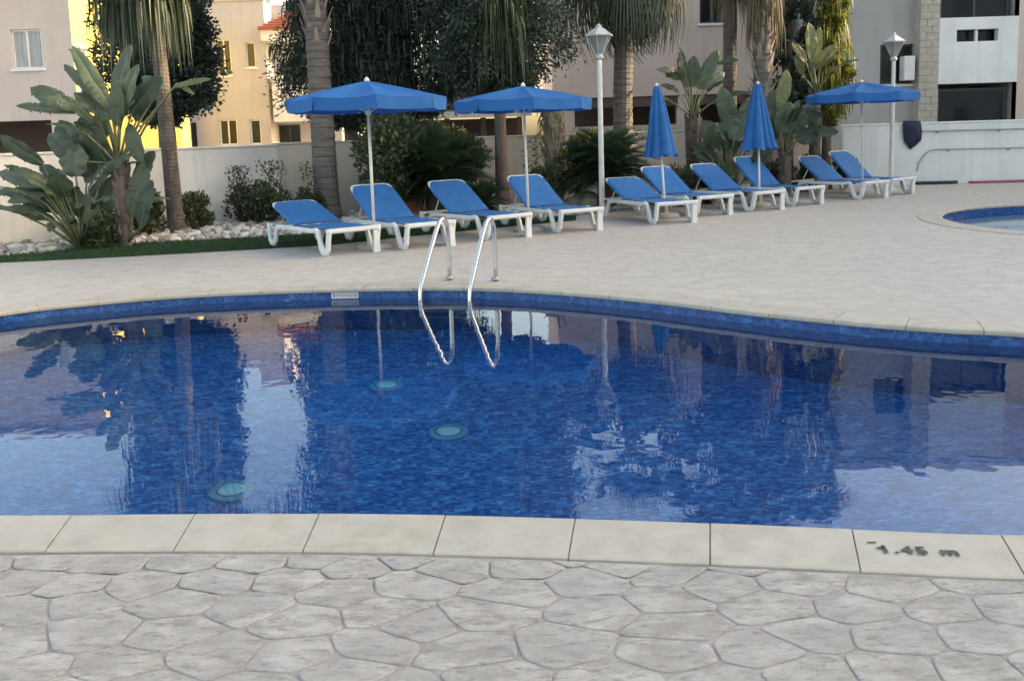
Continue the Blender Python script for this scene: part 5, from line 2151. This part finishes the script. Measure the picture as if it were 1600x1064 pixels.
# ------------------------------------------------------------------ pool ladder, inlet grille, lights
def ladder():
    pa, pb_ = gz(703, 437.5), gz(775, 439)
    ea, eb_ = gz(663, 451.5), gz(740, 452.5)
    ctr = (pa + pb_) / 2
    root = thing('pool_ladder', 'bent stainless steel pool ladder at the far edge of the pool', 'ladder', tuple(ctr))
    for p, e in ((pa, ea), (pb_, eb_)):
        d = (e - p)
        d.z = 0
        u = d.normalized()
        L = d.length + 0.10
        pts = []
        for s, z in ((0.0, 0.0), (0.0, 0.30), (0.0, 0.52), (0.03, 0.615), (0.09, 0.66), (0.16, 0.655), (0.23, 0.60), (L - 0.10, 0.13), (L - 0.03, 0.03), (L, -0.06), (L, -0.5), (L, -1.05)):
            q = p + u * s
            pts.append((q.x, q.y, z))
        sm = []
        for i in range(len(pts) - 1):
            a, b = Vector(pts[i]), Vector(pts[i + 1])
            sm += [a, a.lerp(b, 0.5)]
        sm.append(Vector(pts[-1]))
        for _ in range(2):
            sm = [sm[0]] + [(sm[i - 1] + sm[i] * 2 + sm[i + 1]) / 4 for i in range(1, len(sm) - 1)] + [sm[-1]]
        MB().tube(sm, 0.024, 12).build('rail', 'steel', root, smooth=True, rel=True)
        MB().lathe([(0.05, 0.016), (0.05, 0.024), (0.028, 0.04)], 16, (p.x, p.y, 0)).build('foot_flange', 'steel', root, rel=True)
    ua = (ea - pa).normalized()
    for z in (-0.30, -0.56, -0.82):
        a = pa + ua * ((ea - pa).length + 0.10)
        b = pb_ + (eb_ - pb_).normalized() * ((eb_ - pb_).length + 0.10)
        v = (b - a).normalized()
        n = Vector((-v.y, v.x, 0)) * 0.04
        q = [a - n, b - n, b + n, a + n]
        mb = MB()
        mb.rings([[(w.x, w.y, z) for w in q], [(w.x, w.y, z + 0.03) for w in q]], True, True)
        mb.build('step', 'steel', root, rel=True)


ladder()


def wall_point(px, py):
    """point and normal of the pool wall seen at a pixel on the far side"""
    z = -0.04
    g = G(px, py, z)
    W = pool_wall_loop
    far = [i for i in range(len(W)) if W[i].y > 5.0]
    i = min(far, key=lambda k: abs(W[k].x / W[k].y - g.x / g.y))
    t = (W[(i + 1) % len(W)] - W[i - 1]).normalized()
    n = Vector((-t.y, t.x, 0))
    return Vector((W[i].x, W[i].y, 0)), n


def grille():
    w, n = wall_point(537, 461)
    root = thing('inlet_grille', 'white slotted water inlet set in the blue tiled pool wall', 'grille', (w.x, w.y, -0.062))
    root.rotation_euler = (0, 0, math.atan2(n.y, n.x) + math.pi / 2)
    # local +x along the wall, -y into the pool
    mb = MB()
    W2, H2 = 0.135, 0.030
    mb.box((-W2, -0.012, H2 - 0.008), (W2, 0.0, H2)).box((-W2, -0.012, -H2), (W2, 0.0, -H2 + 0.008)).box((-W2, -0.0121, -H2 + 0.008), (-W2 + 0.012, 0.0, H2 - 0.008)).box((W2 - 0.012, -0.0121, -H2 + 0.008), (W2, 0.0, H2 - 0.008))
    mb.build('frame', 'sill', root)
    MB().box((-W2 + 0.012, -0.003, -H2 + 0.008), (W2 - 0.012, 0.0, H2 - 0.008)).build('backing', 'pipe', root)
    for k in range(3):
        z = -0.014 + 0.014 * k
        MB().box((-W2 + 0.03, -0.010, z - 0.003), (W2 - 0.03, -0.004, z + 0.003)).build('slat', 'sill', root)


grille()


def through_water(px, py):
    d = ray(px, py).normalized()
    t = (WATER_Z - HC) / d.z
    s = Vector((0, 0, HC)) + d * t
    n = Vector((0, 0, 1))
    eta = 1 / 1.333
    c = -d.dot(n)
    k = math.sqrt(1 - eta * eta * (1 - c * c))
    r_ = d * eta + n * (eta * c - k)
    t2 = (FLOOR_Z - WATER_Z) / r_.z
    return s + r_ * t2


for (px, py), lab in (((604, 603), 'round pale pool light on the floor in line with the ladder'), ((700, 676), 'round pale pool light in the middle of the pool floor'), ((362, 768), 'round pale pool light on the floor near the plain coping')):
    q = through_water(px, py)
    root = thing('pool_light', lab, 'pool light', (q.x, q.y, FLOOR_Z), 0, 'pool lights on the floor')
    MB().lathe([(0.145, 0.0), (0.145, 0.015), (0.135, 0.025), (0.095, 0.03)], 28, cap1=False).build('ring', 'pool_ring', root, smooth=False)
    MB().lathe([(0.095, 0.028), (0.075, 0.04), (0.04, 0.046), (0.01, 0.048)], 28).build('lens', 'pool_lens', root, smooth=True)


# ------------------------------------------------------------------ things on the right hand wall
def on_wall(px, py, off=0.05):
    """point on the face of the right hand wall"""
    d = ray(px, py)
    n = Vector((dDE.y, -dDE.x, 0))
    o = Vector((0, 0, HC))
    t = (WD - o).dot(n) / d.dot(n)
    return o + d * t + n * off


def pool_net():
    a = on_wall(1424, 210, 0.06)
    root = thing('pool_net', 'dark blue leaf net on a grey pole hung along the white wall', 'pool net', (a.x, a.y, 0))
    poly = [(1410, 190), (1436, 190), (1438, 205), (1437, 219), (1430, 226), (1421, 233), (1412, 222), (1410, 205)]
    pts = [on_wall(x, y, 0.07) for x, y in poly]
    c = sum(pts, Vector()) / len(pts)
    n = Vector((dDE.y, -dDE.x, 0))
    fr_ = MB().tube(pts + [pts[0]], 0.016, 6).build('frame', 'black', root, rel=True)
    rings = []
    for k, (s, dp) in enumerate(((1.0, 0.0), (0.85, 0.035), (0.6, 0.065), (0.25, 0.08))):
        rings.append([c + (p - c) * s + n * (dp + 0.012 * math.sin(i * 2.2 + k)) for i, p in enumerate(pts)])
    mb = MB().rings(rings, False, True)
    mb.build('net', 'navy', root, smooth=True, rel=True)
    MB().tube([on_wall(1437, 205.5, 0.05), on_wall(1464, 205, 0.05), on_wall(1600, 201.5, 0.05), on_wall(1600, 201.5, 0.05) + dDE * 1.2], 0.017, 8).build('pole', 'pipe', root, rel=True)
    for px in (1464, 1560):
        h = on_wall(px, 205 - (px - 1464) * 0.026, 0.03)
        MB().bbox((h.x - 0.03, h.y - 0.025, h.z - 0.05), (h.x + 0.03, h.y + 0.028, h.z + 0.0), 0.006).build('hook', 'pipe', root, rel=True)


pool_net()


def bent_pole():
    a = on_wall(1480, 234, 0.05)
    root = thing('vacuum_pole', 'grey vacuum pole bent down at one end, hung below the net', 'pool pole', (a.x, a.y, 0))
    pts = [on_wall(x, y, 0.05) for x, y in ((1432, 268), (1434, 256), (1440, 246), (1450, 236), (1462, 234), (1480, 233.5), (1540, 232.5), (1600, 231))]
    pts.append(pts[-1] + dDE * 1.0)
    MB().tube(pts, 0.014, 8).build('pole', 'pipe', root, smooth=True, rel=True)
    for px in (1481, 1575):
        h = on_wall(px, 233.5 - (px - 1481) * 0.02, 0.03)
        MB().bbox((h.x - 0.025, h.y - 0.02, h.z - 0.045), (h.x + 0.025, h.y + 0.028, h.z - 0.002), 0.006).build('hook', 'pipe', root, rel=True)


bent_pole()


def floor_hose(px0, px1, mat, label, name, r_):
    pts = []
    n = Vector((dDE.y, -dDE.x, 0))
    A, B = on_wall(px0, 286, 0.06), on_wall(px1, 284, 0.06)
    for k in range(9):
        q = A.lerp(B, k / 8) + n * 0.02 * math.sin(k * 2.1)
        pts.append((q.x, q.y, r_ * 0.95))
    o = MB().tube(pts, r_, 8).build(name, mat, smooth=True)
    tag(o, label, 'hose')


floor_hose(1428, 1494, 'black', 'black hose lying along the foot of the white wall', 'garden_hose', 0.04)
floor_hose(1512, 1640, 'red', 'red hose lying along the foot of the white wall', 'garden_hose', 0.03)
